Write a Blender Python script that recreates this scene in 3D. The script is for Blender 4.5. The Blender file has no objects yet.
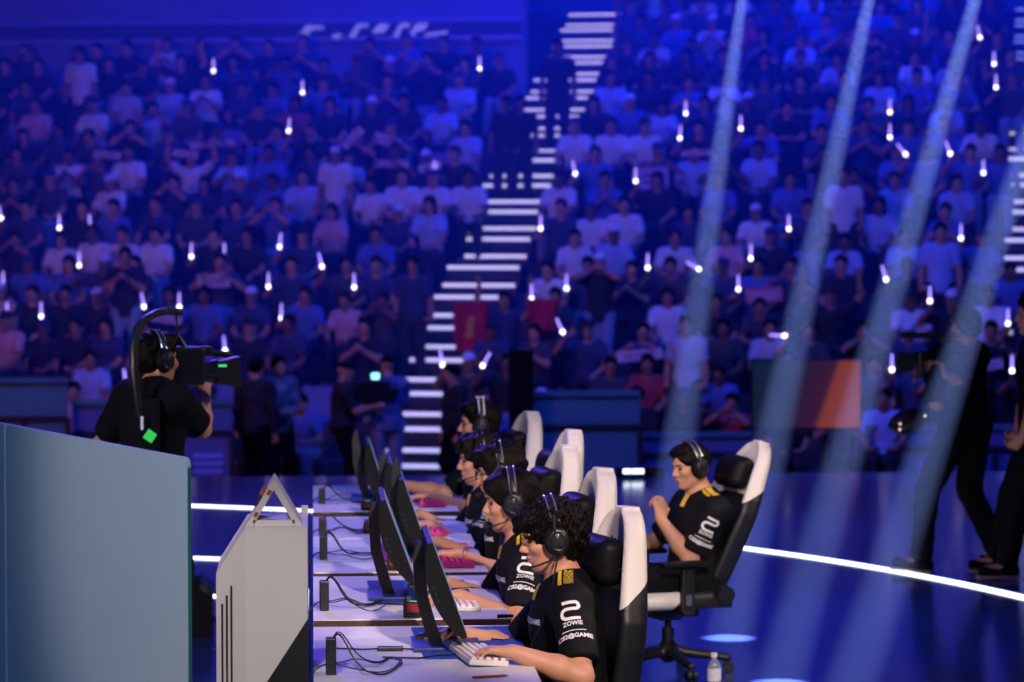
import bpy, bmesh, math, random
import numpy as np
from mathutils import Vector, Matrix, Euler
from mathutils.bvhtree import BVHTree

random.seed(7)
RNG = np.random.RandomState(7)
SC = bpy.context.scene
COL = SC.collection
PI = math.pi
V = Vector

# ------------------------------------------------------------------ camera
FPX, CAMH, VX, VY = 2900.0, 2.3, 312.0, 205.0
pitch = math.atan((341 - VY) / FPX)
yaw = math.atan((512 - VX) / math.hypot(FPX, 341 - VY))
cam_d = bpy.data.cameras.new('camera')
cam = bpy.data.objects.new('camera', cam_d)
COL.objects.link(cam)
cam.location = (0, 0, CAMH)
cam.rotation_euler = (PI / 2 - pitch, 0, -yaw)
cam_d.sensor_width = 36
cam_d.lens = FPX * 36 / 1024
cam_d.clip_end = 300
cam_d.dof.use_dof = True
cam_d.dof.focus_distance = 10.3
cam_d.dof.aperture_fstop = cam_d.lens / 27.0
SC.camera = cam
_R = Euler(cam.rotation_euler).to_matrix()


def ray(px, py):
    return _R @ V(((px - 512) / FPX, -(py - 341) / FPX, -1))


def PY(px, py, Y):
    d = ray(px, py)
    return V((0, 0, CAMH)) + d * (Y / d.y)


def PZ(px, py, z):
    d = ray(px, py)
    return V((0, 0, CAMH)) + d * ((z - CAMH) / d.z)


def proj(p):
    q = _R.transposed() @ (V(p) - V((0, 0, CAMH)))
    return 512 + FPX * q.x / -q.z, 341 - FPX * q.y / -q.z


# ------------------------------------------------------------------ materials
MATS = {}


def mat(name, col, rough=.55, metal=0., emit=None, es=0., noise=0., nscale=40., spec=.5, coat=0., trans=0., alpha=1., bump=0., sheen=0.):
    if name in MATS:
        return MATS[name]
    m = bpy.data.materials.new(name)
    m.use_nodes = True
    nt = m.node_tree
    b = nt.nodes['Principled BSDF']
    b.inputs['Base Color'].default_value = (*col, 1)
    b.inputs['Roughness'].default_value = rough
    b.inputs['Metallic'].default_value = metal
    b.inputs['Specular IOR Level'].default_value = spec
    b.inputs['Coat Weight'].default_value = coat
    b.inputs['Transmission Weight'].default_value = trans
    b.inputs['Alpha'].default_value = alpha
    b.inputs['Sheen Weight'].default_value = sheen
    if emit:
        b.inputs['Emission Color'].default_value = (*emit, 1)
        b.inputs['Emission Strength'].default_value = es
    if noise or bump:
        tc = nt.nodes.new('ShaderNodeTexCoord')
        n = nt.nodes.new('ShaderNodeTexNoise')
        n.inputs['Scale'].default_value = nscale
        n.inputs['Detail'].default_value = 4
        nt.links.new(tc.outputs['Object'], n.inputs['Vector'])
        if noise:
            mx = nt.nodes.new('ShaderNodeMix')
            mx.data_type = 'RGBA'
            mx.inputs[6].default_value = (*[c * (1 - noise) for c in col], 1)
            mx.inputs[7].default_value = (*[min(1, c * (1 + noise)) for c in col], 1)
            nt.links.new(n.outputs['Fac'], mx.inputs[0])
            nt.links.new(mx.outputs[2], b.inputs['Base Color'])
        if bump:
            bp = nt.nodes.new('ShaderNodeBump')
            bp.inputs['Strength'].default_value = bump
            bp.inputs['Distance'].default_value = .004
            nt.links.new(n.outputs['Fac'], bp.inputs['Height'])
            nt.links.new(bp.outputs['Normal'], b.inputs['Normal'])
    MATS[name] = m
    return m


def split_mat(name, ca, cb, expr, rough=.45):
    """Two leather colours meeting along a seam plane n.p = c in the part's own coordinates."""
    m = bpy.data.materials.new(name)
    m.use_nodes = True
    nt = m.node_tree
    b = nt.nodes['Principled BSDF']
    tc = nt.nodes.new('ShaderNodeTexCoord')
    dp = nt.nodes.new('ShaderNodeVectorMath')
    dp.operation = 'DOT_PRODUCT'
    dp.inputs[1].default_value = expr[:3]
    nt.links.new(tc.outputs['Object'], dp.inputs[0])
    gt = nt.nodes.new('ShaderNodeMath')
    gt.operation = 'GREATER_THAN'
    gt.inputs[1].default_value = expr[3]
    nt.links.new(dp.outputs['Value'], gt.inputs[0])
    mx = nt.nodes.new('ShaderNodeMix')
    mx.data_type = 'RGBA'
    mx.inputs[6].default_value = (*cb, 1)
    mx.inputs[7].default_value = (*ca, 1)
    nt.links.new(gt.outputs[0], mx.inputs[0])
    nt.links.new(mx.outputs[2], b.inputs['Base Color'])
    b.inputs['Roughness'].default_value = rough
    nz = nt.nodes.new('ShaderNodeTexNoise')
    nz.inputs['Scale'].default_value = 90
    nt.links.new(tc.outputs['Object'], nz.inputs['Vector'])
    bp = nt.nodes.new('ShaderNodeBump')
    bp.inputs['Strength'].default_value = .15
    bp.inputs['Distance'].default_value = .003
    nt.links.new(nz.outputs['Fac'], bp.inputs['Height'])
    nt.links.new(bp.outputs['Normal'], b.inputs['Normal'])
    return m


# ------------------------------------------------------------------ object helpers
def tag(o, label=None, cat=None, group=None, kind=None):
    if label: o['label'] = label
    if cat: o['category'] = cat
    if group: o['group'] = group
    if kind: o['kind'] = kind
    return o


def mesh_np(v, f, smooth=True):
    me = bpy.data.meshes.new('m')
    v = np.asarray(v, dtype=np.float32)
    f = np.asarray(f, dtype=np.int32)
    me.vertices.add(len(v))
    me.vertices.foreach_set('co', v.ravel())
    n = f.shape[1] if len(f) else 4
    me.loops.add(f.size)
    me.loops.foreach_set('vertex_index', f.ravel())
    me.polygons.add(len(f))
    me.polygons.foreach_set('loop_start', np.arange(0, f.size, n, dtype=np.int32))
    me.polygons.foreach_set('use_smooth', np.full(len(f), smooth))
    me.update(calc_edges=True)
    me.validate()
    return me


def link(name, me, m=None, parent=None, loc=None, rot=None):
    me.name = name
    o = bpy.data.objects.new(name, me)
    COL.objects.link(o)
    if m is not None:
        for x in (m if isinstance(m, (list, tuple)) else [m]):
            me.materials.append(x)
    if parent is not None: o.parent = parent
    if loc is not None: o.location = loc
    if rot is not None: o.rotation_euler = rot
    return o


def empty(name, loc=(0, 0, 0), rz=0, label=None, cat=None, group=None):
    o = bpy.data.objects.new(name, None)
    o.empty_display_size = .1
    COL.objects.link(o)
    o.location = loc
    o.rotation_euler = (0, 0, rz)
    return tag(o, label, cat, group)


def copy_tree(o, parent=None):
    c = o.copy()
    COL.objects.link(c)
    if parent is not None: c.parent = parent
    for ch in list(o.children):
        copy_tree(ch, c)
    return c


class MB:
    """Collects shapes into one mesh."""

    def __init__(s):
        s.bm = bmesh.new()

    def _xf(s, vs, M):
        if M is not None: bmesh.ops.transform(s.bm, matrix=M, verts=vs)

    def box(s, c, h, M=None, bev=0., seg=2):
        r = bmesh.ops.create_cube(s.bm, size=2)
        vs = r['verts']
        bmesh.ops.transform(s.bm, matrix=Matrix.Translation(c) @ Matrix.Diagonal((*h, 1)), verts=vs)
        if bev:
            es = list({e for v in vs for e in v.link_edges})
            b = bmesh.ops.bevel(s.bm, geom=es, offset=bev, segments=seg, profile=.6, affect='EDGES')
            vs = list({v for f in b['faces'] for v in f.verts} | {v for v in vs if v.is_valid})
        s._xf(vs, M)
        return s

    def cyl(s, a, b, ra, rb=None, n=16):
        a, b = V(a), V(b)
        rb = ra if rb is None else rb
        d = b - a
        r = bmesh.ops.create_cone(s.bm, cap_ends=True, segments=n, radius1=ra, radius2=rb, depth=d.length)
        M = Matrix.Translation((a + b) / 2) @ d.to_track_quat('Z', 'Y').to_matrix().to_4x4()
        s._xf(r['verts'], M)
        return s

    def sph(s, c, r, sc=(1, 1, 1), n=16):
        q = bmesh.ops.create_uvsphere(s.bm, u_segments=n, v_segments=max(6, n // 2), radius=r)
        s._xf(q['verts'], Matrix.Translation(c) @ Matrix.Diagonal((*sc, 1)))
        return s

    def tube(s, pts, r, n=8, close=False):
        pts = [V(p) for p in pts]
        rs = r if isinstance(r, (list, tuple)) else [r] * len(pts)
        rings = []
        t0 = (pts[1] - pts[0]).normalized()
        up = V((0, 0, 1)) if abs(t0.z) < .9 else V((1, 0, 0))
        x = t0.cross(up).normalized()
        for i, p in enumerate(pts):
            if close:
                t = (pts[(i + 1) % len(pts)] - pts[i - 1]).normalized()
            else:
                t = (pts[min(i + 1, len(pts) - 1)] - pts[max(i - 1, 0)]).normalized()
            x = (x - t * x.dot(t)).normalized()
            y = t.cross(x)
            rings.append([s.bm.verts.new(p + (x * math.cos(2 * PI * k / n) + y * math.sin(2 * PI * k / n)) * rs[i]) for k in range(n)])
        m = len(rings)
        for i in range(m if close else m - 1):
            A, B = rings[i], rings[(i + 1) % m]
            for k in range(n):
                s.bm.faces.new((A[k], A[(k + 1) % n], B[(k + 1) % n], B[k]))
        if not close:
            s.bm.faces.new(rings[0][::-1])
            s.bm.faces.new(rings[-1])
        return s

    def lathe(s, prof, n=24, M=None):
        rings = []
        allv = []
        for r, z in prof:
            if r < 1e-6:
                v = s.bm.verts.new((0, 0, z)); rings.append([v]); allv.append(v)
            else:
                q = [s.bm.verts.new((r * math.cos(2 * PI * k / n), r * math.sin(2 * PI * k / n), z)) for k in range(n)]
                rings.append(q); allv += q
        for A, B in zip(rings, rings[1:]):
            for k in range(n):
                a, b = A[k % len(A)], A[(k + 1) % len(A)]
                c, d = B[(k + 1) % len(B)], B[k % len(B)]
                vs = []
                for q in (a, b, c, d):
                    if q not in vs: vs.append(q)
                if len(vs) > 2: s.bm.faces.new(vs)
        s._xf(allv, M)
        return s

    def prism(s, poly, z0, z1, M=None):
        """2-D polygon (x, y) extruded from z0 to z1."""
        a = [s.bm.verts.new((x, y, z0)) for x, y in poly]
        b = [s.bm.verts.new((x, y, z1)) for x, y in poly]
        s.bm.faces.new(a[::-1]); s.bm.faces.new(b)
        n = len(poly)
        for k in range(n):
            s.bm.faces.new((a[k], a[(k + 1) % n], b[(k + 1) % n], b[k]))
        s._xf(a + b, M)
        return s

    def grid(s, fn, nu, nv):
        vs = [[s.bm.verts.new(fn(i / nu, j / nv)) for j in range(nv + 1)] for i in range(nu + 1)]
        for i in range(nu):
            for j in range(nv):
                s.bm.faces.new((vs[i][j], vs[i + 1][j], vs[i + 1][j + 1], vs[i][j + 1]))
        return s

    def mesh(s, smooth=False, ang=.6):
        bmesh.ops.recalc_face_normals(s.bm, faces=s.bm.faces)
        if smooth:
            for f in s.bm.faces: f.smooth = True
            for e in s.bm.edges:
                if len(e.link_faces) == 2 and e.calc_face_angle(0) > ang: e.smooth = False
        me = bpy.data.meshes.new('m')
        s.bm.to_mesh(me)
        s.bm.free()
        return me

    def build(s, name, m, parent=None, smooth=False, loc=None, rot=None):
        return link(name, s.mesh(smooth), m, parent, loc, rot)


# ------------------------------------------------------------------ implicit surfaces, meshed by surface nets
def _n(v):
    v = np.asarray(v, float)
    return v / (np.linalg.norm(v) + 1e-12)


def A(*v):
    return np.array(v, float)


class SDF:
    def __init__(s):
        s.p = []

    def add(s, fn, lo, hi, k=.02, op='u', clip=()):
        s.p.append((fn, np.array(lo, float), np.array(hi, float), k, op, clip))
        return s

    def cone(s, a, b, ra, rb=None, k=.02, op='u', clip=()):
        a, b = np.array(a, float), np.array(b, float)
        rb = ra if rb is None else rb
        ab = b - a
        L2 = float(ab @ ab) + 1e-12

        def fn(X, Y, Z):
            h = np.clip(((X - a[0]) * ab[0] + (Y - a[1]) * ab[1] + (Z - a[2]) * ab[2]) / L2, 0, 1)
            return np.sqrt((X - a[0] - h * ab[0]) ** 2 + (Y - a[1] - h * ab[1]) ** 2 + (Z - a[2] - h * ab[2]) ** 2) - (ra + (rb - ra) * h)
        m = max(ra, rb)
        return s.add(fn, np.minimum(a, b) - m, np.maximum(a, b) + m, k, op, clip)

    def chain(s, pts, rs, k=.02):
        for i in range(len(pts) - 1): s.cone(pts[i], pts[i + 1], rs[i], rs[i + 1], k)
        return s

    def ell(s, c, r, fr=None, k=.02, op='u', clip=()):
        c, r = np.array(c, float), np.array(r, float)
        fr = np.eye(3) if fr is None else np.array(fr, float)

        def fn(X, Y, Z):
            q = [fr[i][0] * (X - c[0]) + fr[i][1] * (Y - c[1]) + fr[i][2] * (Z - c[2]) for i in range(3)]
            k0 = np.sqrt(sum((q[i] / r[i]) ** 2 for i in range(3)))
            k1 = np.sqrt(sum((q[i] / r[i] ** 2) ** 2 for i in range(3))) + 1e-9
            return k0 * (k0 - 1) / k1
        e = np.sqrt(sum((fr[i] * r[i]) ** 2 for i in range(3)))
        return s.add(fn, c - e, c + e, k, op, clip)

    def box(s, c, h, fr=None, rd=.01, k=.02, op='u', clip=()):
        c, h = np.array(c, float), np.array(h, float)
        fr = np.eye(3) if fr is None else np.array(fr, float)

        def fn(X, Y, Z):
            q = [np.abs(fr[i][0] * (X - c[0]) + fr[i][1] * (Y - c[1]) + fr[i][2] * (Z - c[2])) - h[i] + rd for i in range(3)]
            o = np.sqrt(sum(np.maximum(x, 0) ** 2 for x in q))
            return o + np.minimum(np.maximum(np.maximum(q[0], q[1]), q[2]), 0) - rd
        e = sum(np.abs(fr[i] * h[i]) for i in range(3))
        return s.add(fn, c - e, c + e, k, op, clip)

    def mesh(s, vox, disp=None, smooth=True):
        us = [p for p in s.p if p[4] == 'u']
        lo = np.min([p[1] for p in us], axis=0) - 4 * vox - .01
        hi = np.max([p[2] for p in us], axis=0) + 4 * vox + .01
        n = np.ceil((hi - lo) / vox).astype(int) + 1
        ax = [lo[i] + vox * np.arange(n[i]) for i in range(3)]
        F = np.full(n, .25, np.float32)
        for fn, a, b, k, op, clip in s.p:
            m = k + 3 * vox
            i0 = np.clip(np.floor((a - m - lo) / vox).astype(int), 0, n - 1)
            i1 = np.clip(np.ceil((b + m - lo) / vox).astype(int) + 1, 1, n)
            if np.any(i1 <= i0): continue
            X, Y, Z = ax[0][i0[0]:i1[0], None, None], ax[1][None, i0[1]:i1[1], None], ax[2][None, None, i0[2]:i1[2]]
            d = fn(X, Y, Z)
            for pt, nr in clip:
                nr = _n(nr)
                d = np.maximum(d, (X - pt[0]) * nr[0] + (Y - pt[1]) * nr[1] + (Z - pt[2]) * nr[2])
            S = F[i0[0]:i1[0], i0[1]:i1[1], i0[2]:i1[2]]
            kk = max(k, 1e-5)
            if op == 'u':
                h = np.maximum(kk - np.abs(S - d), 0) / kk
                S[...] = np.minimum(S, d) - h * h * kk * .25
            else:
                h = np.maximum(kk - np.abs(S + d), 0) / kk
                S[...] = np.maximum(S, -d) + h * h * kk * .25
        if disp is not None:
            F += disp(ax[0][:, None, None], ax[1][None, :, None], ax[2][None, None, :]).astype(np.float32) * (F < .1)
        return mesh_np(*nets(F, lo, vox), smooth)


def nets(F, lo, vox):
    S = F < 0
    n = np.array(F.shape)
    c = np.zeros(n - 1, np.int8)
    cor = [(i, j, k) for i in (0, 1) for j in (0, 1) for k in (0, 1)]
    for i, j, k in cor:
        c += S[i:n[0] - 1 + i, j:n[1] - 1 + j, k:n[2] - 1 + k]
    act = (c > 0) & (c < 8)
    I = np.argwhere(act)
    idx = np.full(n - 1, -1, np.int32)
    idx[act] = np.arange(len(I))
    vals = {q: F[I[:, 0] + q[0], I[:, 1] + q[1], I[:, 2] + q[2]] for q in cor}
    pos = np.zeros((len(I), 3))
    cnt = np.zeros(len(I))
    for q in cor:
        for d in range(3):
            if q[d] == 0:
                r = list(q); r[d] = 1; r = tuple(r)
                a, b = vals[q], vals[r]
                m = (a < 0) != (b < 0)
                t = np.where(m, a / np.where(m, a - b, 1), 0)
                for e in range(3):
                    pos[:, e] += np.where(m, q[e] + (t if e == d else 0), 0)
                cnt += m
    pos = pos / np.maximum(cnt, 1)[:, None]
    P = lo + (I + pos) * vox
    quads = []
    for d in range(3):
        sl0 = [slice(None)] * 3; sl1 = [slice(None)] * 3
        sl0[d] = slice(0, n[d] - 1); sl1[d] = slice(1, n[d])
        a, b = S[tuple(sl0)], S[tuple(sl1)]
        E = np.argwhere(a != b)
        o1, o2 = [(1, 2), (2, 0), (0, 1)][d]
        ok = (E[:, o1] > 0) & (E[:, o2] > 0) & (E[:, o1] < n[o1] - 1) & (E[:, o2] < n[o2] - 1)
        E = E[ok]
        ins = a[E[:, 0], E[:, 1], E[:, 2]]

        def g(x, y):
            q = E.copy(); q[:, o1] -= x; q[:, o2] -= y
            return idx[q[:, 0], q[:, 1], q[:, 2]]
        Q = np.stack([g(1, 1), g(0, 1), g(0, 0), g(1, 0)], 1)
        Q[~ins] = Q[~ins][:, ::-1]
        quads.append(Q)
    Q = np.concatenate(quads)
    Q = Q[(Q >= 0).all(1)]
    return P, Q


def lump(amp, fr, seed=0):
    r = np.random.RandomState(seed)
    W = [(r.randn(3), r.rand() * 6) for _ in range(9)]
    W = [(w / np.linalg.norm(w) * fr * (1 + .5 * (i % 3)), p) for i, (w, p) in enumerate(W)]

    def fn(X, Y, Z):
        t = 0
        for w, p in W:
            t = t + np.sin(w[0] * X + w[1] * Y + w[2] * Z + p)
        return amp * t / 3.
    return fn


def folds(amp, seed=0):
    """Shallow cloth folds."""
    r = np.random.RandomState(seed + 50)
    p = r.rand(6) * 6

    def fn(X, Y, Z):
        w = np.sin(9 * X + 7 * Y + p[0]) + .6 * np.sin(14 * Y - 8 * Z + p[1])
        return amp * (np.sin(38 * Z + 24 * X + 2.2 * w + p[2]) * .6 + np.sin(30 * Y - 26 * Z + 1.7 * w + p[3]) * .6 + .5 * w)
    return fn
# ------------------------------------------------------------------ people
def ik(a, c, l1, l2, pole):
    a, c = A(*a), A(*c)
    d = c - a
    L = np.linalg.norm(d)
    if L > (l1 + l2) * .995:
        c = a + d / L * (l1 + l2) * .995
        d = c - a; L = np.linalg.norm(d)
    x = (l1 * l1 - l2 * l2 + L * L) / (2 * L)
    h = math.sqrt(max(l1 * l1 - x * x, 0))
    u = d / L
    p = A(*pole) - u * (A(*pole) @ u)
    return a + u * x + _n(p) * h, c


class Human:
    """A posed figure. Local frame: x forward, y left, z up."""

    def __init__(s, pel=(0, 0, .95), neck=(0, 0, 1.46), head=(.03, 0, 1.63), hf=(1, 0, 0), hu=(0, 0, 1),
                 lat=(0, 1, 0), hiplat=(0, 1, 0), hands=None, poles=None, feet=None, kpoles=None, g=1., sh=.175, hs=1., L=(.29, .25, .43, .43)):
        s.pel, s.neck, s.head = A(*pel), A(*neck), A(*head)
        s.g, s.hs = g, hs
        T = s.neck - s.pel
        s.T = T
        s.up = _n(T)
        lat = A(*lat); s.lat = _n(lat - s.up * (lat @ s.up))
        s.fwd = np.cross(s.lat, s.up)
        hl = A(*hiplat); s.hl = _n(hl - s.up * (hl @ s.up))
        s.hf = _n(hf); hu = A(*hu)
        s.hu = _n(hu - s.hf * (hu @ s.hf)); s.hr = np.cross(s.hu, s.hf)   # hr: towards the left ear
        s.S, s.E, s.W, s.H, s.K, s.An, s.toe, s.hand = {}, {}, {}, {}, {}, {}, {}, {}
        poles = poles or {}; kpoles = kpoles or {}
        for q, sg in (('L', 1), ('R', -1)):
            s.S[q] = s.neck + s.lat * sg * sh - s.up * .05
            tgt, d, nr, curl, spr = hands[q]
            s.E[q], s.W[q] = ik(s.S[q], tgt, L[0], L[1], poles.get(q, (-.3, .6 * sg, -.8)))
            s.hand[q] = (_n(d), _n(nr), curl, spr, sg)
            s.H[q] = s.pel + s.hl * sg * .092 - s.up * .03
            an, toe = feet[q]
            s.K[q], s.An[q] = ik(s.H[q], an, L[2], L[3], kpoles.get(q, (1, 0, .2)))
            s.toe[q] = _n(toe)

    # ---- body
    def torso(s, f, inf=0., bulge=1.):
        fr = [s.fwd, s.lat, s.up]
        g = s.g
        f.ell(s.pel + s.up * .03, (.115 * g + inf, .165 * g + inf, .125 + inf), fr, .05)
        f.ell(s.pel + s.T * .38, (.105 * g * bulge + inf, .147 * g + inf, .17 + inf), fr, .06)
        f.ell(s.pel + s.T * .70 + s.fwd * .005, (.115 * g + inf, .162 * g + inf, .17 + inf), fr, .06)
        for q in 'LR':
            f.cone(s.neck - s.up * .01, s.S[q], .045 + inf, .052 * g + inf, .05)
            f.cone(s.S[q] * .75 + (s.pel + s.T * .7) * .25, s.S[q], .055 * g + inf, .052 * g + inf, .04)

    def body(s, vox=.01, face=True, fingers=True, legs=True):
        f = SDF()
        g = s.g
        s.torso(f)
        f.cone(s.neck - s.up * .03, s.head - s.hu * .075 * s.hs - s.hf * .018, .06 * g, .053, .04)
        for q in 'LR':
            sg = 1 if q == 'L' else -1
            f.cone(s.S[q], s.E[q], .048 * g, .040 * g, .03)
            f.cone(s.E[q], s.E[q] * .65 + s.W[q] * .35, .040 * g, .043 * g, .02)
            f.cone(s.E[q] * .65 + s.W[q] * .35, s.W[q], .043 * g, .027, .02)
            s.mk_hand(f, q, fingers)
            if legs:
                f.cone(s.H[q], s.K[q], .086 * g, .056 * g, .04)
                f.cone(s.K[q], s.K[q] * .68 + s.An[q] * .32, .054 * g, .057 * g, .02)
                f.cone(s.K[q] * .68 + s.An[q] * .32, s.An[q], .057 * g, .036, .02)
                f.cone(s.An[q] + A(0, 0, -.03), s.An[q] + s.toe[q] * .15 + A(0, 0, -.045), .038, .03, .03)
        s.mk_head(f, face)
        return f.mesh(vox)

    def mk_head(s, f, face):
        c, F, U, R, k = s.head, s.hf, s.hu, s.hr, s.hs
        fr = [F, R, U]
        P = lambda a, b, d: c + (F * a + R * b + U * d) * k
        f.ell(P(-.012, 0, .030), A(.097, .076, .088) * k, fr, .02)
        f.ell(P(.028, 0, -.040), A(.062, .060, .074) * k, fr, .03)
        f.cone(P(-.015, .056, -.05), P(.055, .022, -.09), .018 * k, .016 * k, .03)
        f.cone(P(-.015, -.056, -.05), P(.055, -.022, -.09), .018 * k, .016 * k, .03)
        f.ell(P(.068, 0, -.098), A(.02, .022, .016) * k, fr, .02)
        if not face:
            f.cone(P(.085, 0, .005), P(.103, 0, -.03), .01 * k, .013 * k, .015)
            return
        f.ell(P(.074, 0, .028), A(.016, .05, .012) * k, fr, .02)
        for sg in (1, -1):
            f.ell(P(.088, .032 * sg, .004), A(.014, .019, .010) * k, fr, .012, op='s')
            f.ell(P(.062, .045 * sg, -.022), A(.02, .018, .016) * k, fr, .025)
            f.ell(P(-.008, .077 * sg, -.005), A(.018, .008, .032) * k, fr, .008)
            f.cone(P(.098, .011 * sg, -.031), P(.09, .015 * sg, -.033), .007 * k, .006 * k, .008)
        f.cone(P(.082, 0, .016), P(.109, 0, -.024), .007 * k, .0105 * k, .012)
        f.ell(P(.086, 0, -.054), A(.014, .024, .0075) * k, fr, .008)
        f.ell(P(.083, 0, -.068), A(.014, .020, .0075) * k, fr, .008)
        f.cone(P(.104, -.02, -.061), P(.104, .02, -.061), .0028 * k, .0028 * k, .004, op='s')

    def mk_hand(s, f, q, fingers):
        d, nr, curl, spr, sg = s.hand[q]
        nr = _n(nr - d * (nr @ d))
        t = np.cross(nr, d) * sg
        W = s.W[q]
        k = s.hs
        if not fingers:
            f.cone(W, W + d * .09, .028, .032, .02)
            f.cone(W + d * .09, W + d * .12 + nr * .03, .03, .022, .02)
            f.cone(W + d * .03 + t * .03, W + d * .08 + t * .05 + nr * .02, .014, .011, .015)
            return
        for o in (.029, .010, -.010, -.028):
            f.cone(W + d * .012 + t * o * .45, W + d * (.083 - abs(o - .005) * .25) + t * o, .0145, .0115, .016)
        Ls = (.073, .082, .076, .058)
        for i, o in enumerate((.030, .0105, -.0105, -.030)):
            B = W + d * (.084 - abs(o - .005) * .25) + t * o
            fd = _n(d + t * o * 7 * spr)
            p = B
            cu = curl * (1 + .12 * (i - 1))
            for j, (fl, am) in enumerate(((.45, .45), (.31, 1.15), (.25, 1.7))):
                a = cu * am
                e = p + (fd * math.cos(a) + nr * math.sin(a)) * Ls[i] * fl
                f.cone(p, e, (.0092, .0084, .0076)[j], (.0084, .0076, .0066)[j], .004)
                p = e
        p = W + d * .022 + t * .022
        cu = min(curl, 1.2)
        for j, (L, v) in enumerate(((.042, d * .62 + t * .72 + nr * .25), (.034, d * .85 + t * (.5 - .5 * cu) + nr * (.25 + .3 * cu)), (.027, d * .9 + t * (.25 - .9 * cu) + nr * (.25 + .4 * cu)))):
            e = p + _n(v) * L
            f.cone(p, e, (.0135, .0105, .0095)[j], (.0108, .0096, .0078)[j], .008)
            p = e

    # ---- clothes
    def shirt(s, vox=.012, inf=.014, sleeve=.82, fold=.003, hem=-.10, seed=0, k_sl=0.0, long=False, high=.0):
        f = SDF()
        fr = [s.fwd, s.lat, s.up]
        s.torso(f, inf)
        f.cone(s.pel + s.up * -.05, s.pel + s.up * .1, .135 * s.g + inf * .4, .12 * s.g, .05)
        for q in 'LR':
            e = s.S[q] + (s.E[q] - s.S[q]) * (sleeve if not long else 1)
            ax = _n(s.E[q] - s.S[q])
            f.cone(s.S[q], e + ax * (.08 if not long else 0), .058 * s.g + inf, .050 * s.g + inf + k_sl, .03, clip=[] if long else [(e, ax)])
            if long:
                w = s.E[q] * .05 + s.W[q] * .95
                ax = _n(w - s.E[q])
                f.cone(s.E[q], w + ax * .05, .045 * s.g + inf, .030 + inf, .02, clip=[(w, ax)])
        big = 1.
        f.box(s.pel + s.up * (hem - big), (big, big, big), fr, .0, .005, op='s')
        f.cone(s.neck + s.up * .005, s.head, .058 + high, .062, .01, op='s')
        f.ell(s.neck + s.up * .045 + s.fwd * .05, (.06, .062, .05), fr, .01, op='s')
        return f.mesh(vox, folds(fold, seed) if fold else None)

    def trousers(s, vox=.014, inf=.016, fold=.004, seed=1, end=1.0):
        f = SDF()
        fr = [s.fwd, s.lat, s.up]
        f.ell(s.pel + s.up * .0, (.118 * s.g + inf, .168 * s.g + inf, .13), fr, .04, clip=[(s.pel + s.up * .09, s.up)])
        for q in 'LR':
            f.cone(s.H[q], s.K[q], .090 * s.g + inf, .060 * s.g + inf, .04)
            e = s.K[q] + (s.An[q] - s.K[q]) * end
            ax = _n(e - s.K[q])
            f.cone(s.K[q], e + ax * .06, .060 * s.g + inf, .050 + inf, .02, clip=[(e, ax)])
        return f.mesh(vox, folds(fold, seed) if fold else None)

    def shoe(s, q, vox=.01):
        f = SDF()
        t = s.toe[q]; a = s.An[q]
        up = A(0, 0, 1)
        if abs(t[2]) > .05: up = _n(up - t * t[2])
        f.cone(a - up * .045 - t * .035, a + t * .15 - up * .05, .042, .036, .03, clip=[(a - up * .088, -up)])
        f.cone(a - up * .045 - t * .03, a + t * .02 + up * .03, .043, .042, .03, clip=[(a + up * .045, up), (a - up * .088, -up)])
        return f.mesh(vox)

    def sole(s, q):
        t = s.toe[q]; a = s.An[q]
        up = A(0, 0, 1)
        if abs(t[2]) > .05: up = _n(up - t * t[2])
        f = SDF()
        lt = np.cross(up, t)
        f.box(a - up * .085 + t * .055, (.135, .046, .013), [t, lt, up], .012, .0)
        return f.mesh(.008)

    # ---- head details
    def HP(s, a, b, d):
        return s.head + (s.hf * a + s.hr * b + s.hu * d) * s.hs

    def hair(s, style='short', vox=.008, seed=0):
        f = SDF()
        k = s.hs
        fr = [s.hf, s.hr, s.hu]
        P = s.HP
        if style == 'curly':
            f.ell(P(-.014, 0, .046), A(.120, .103, .090) * k, fr, .02)
            f.ell(P(-.055, 0, .0), A(.078, .092, .10) * k, fr, .03)
            f.ell(P(.06, 0, .072), A(.062, .078, .045) * k, fr, .03)
            f.ell(P(.092, 0, -.055), A(.062, .10, .098) * k, fr, .01, op='s')
            f.ell(P(.045, 0, -.14), A(.12, .12, .11) * k, fr, .02, op='s')
            return f.mesh(vox, lump(.0075 * k, 150, seed))
        if style == 'wavy':
            f.ell(P(-.010, 0, .048), A(.116, .096, .092) * k, fr, .02)
            f.ell(P(-.05, 0, .005), A(.070, .086, .095) * k, fr, .03)
            f.ell(P(.058, 0, .078), A(.052, .070, .040) * k, fr, .03)
            f.ell(P(.092, 0, -.048), A(.055, .10, .096) * k, fr, .01, op='s')
            f.ell(P(.045, 0, -.14), A(.12, .12, .11) * k, fr, .02, op='s')
            return f.mesh(vox, lump(.006 * k, 75, seed))
        if style == 'long':      # chin-length curtain of straight hair
            f.ell(P(-.012, 0, .044), A(.114, .093, .088) * k, fr, .02)
            f.ell(P(-.045, 0, -.03), A(.075, .088, .12) * k, fr, .03)
            f.ell(P(.040, 0, .080), A(.060, .068, .034) * k, fr, .03)
            f.ell(P(.100, 0, -.05), A(.060, .11, .102) * k, fr, .01, op='s')
            return f.mesh(vox, lump(.0028 * k, 60, seed))
        if style == 'bob':
            f.ell(P(-.012, 0, .042), A(.112, .092, .09) * k, fr, .02)
            f.ell(P(-.045, 0, -.07), A(.075, .098, .13) * k, fr, .04)
            f.ell(P(.10, 0, -.045), A(.075, .07, .10) * k, fr, .01, op='s')
            return f.mesh(vox)
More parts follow.
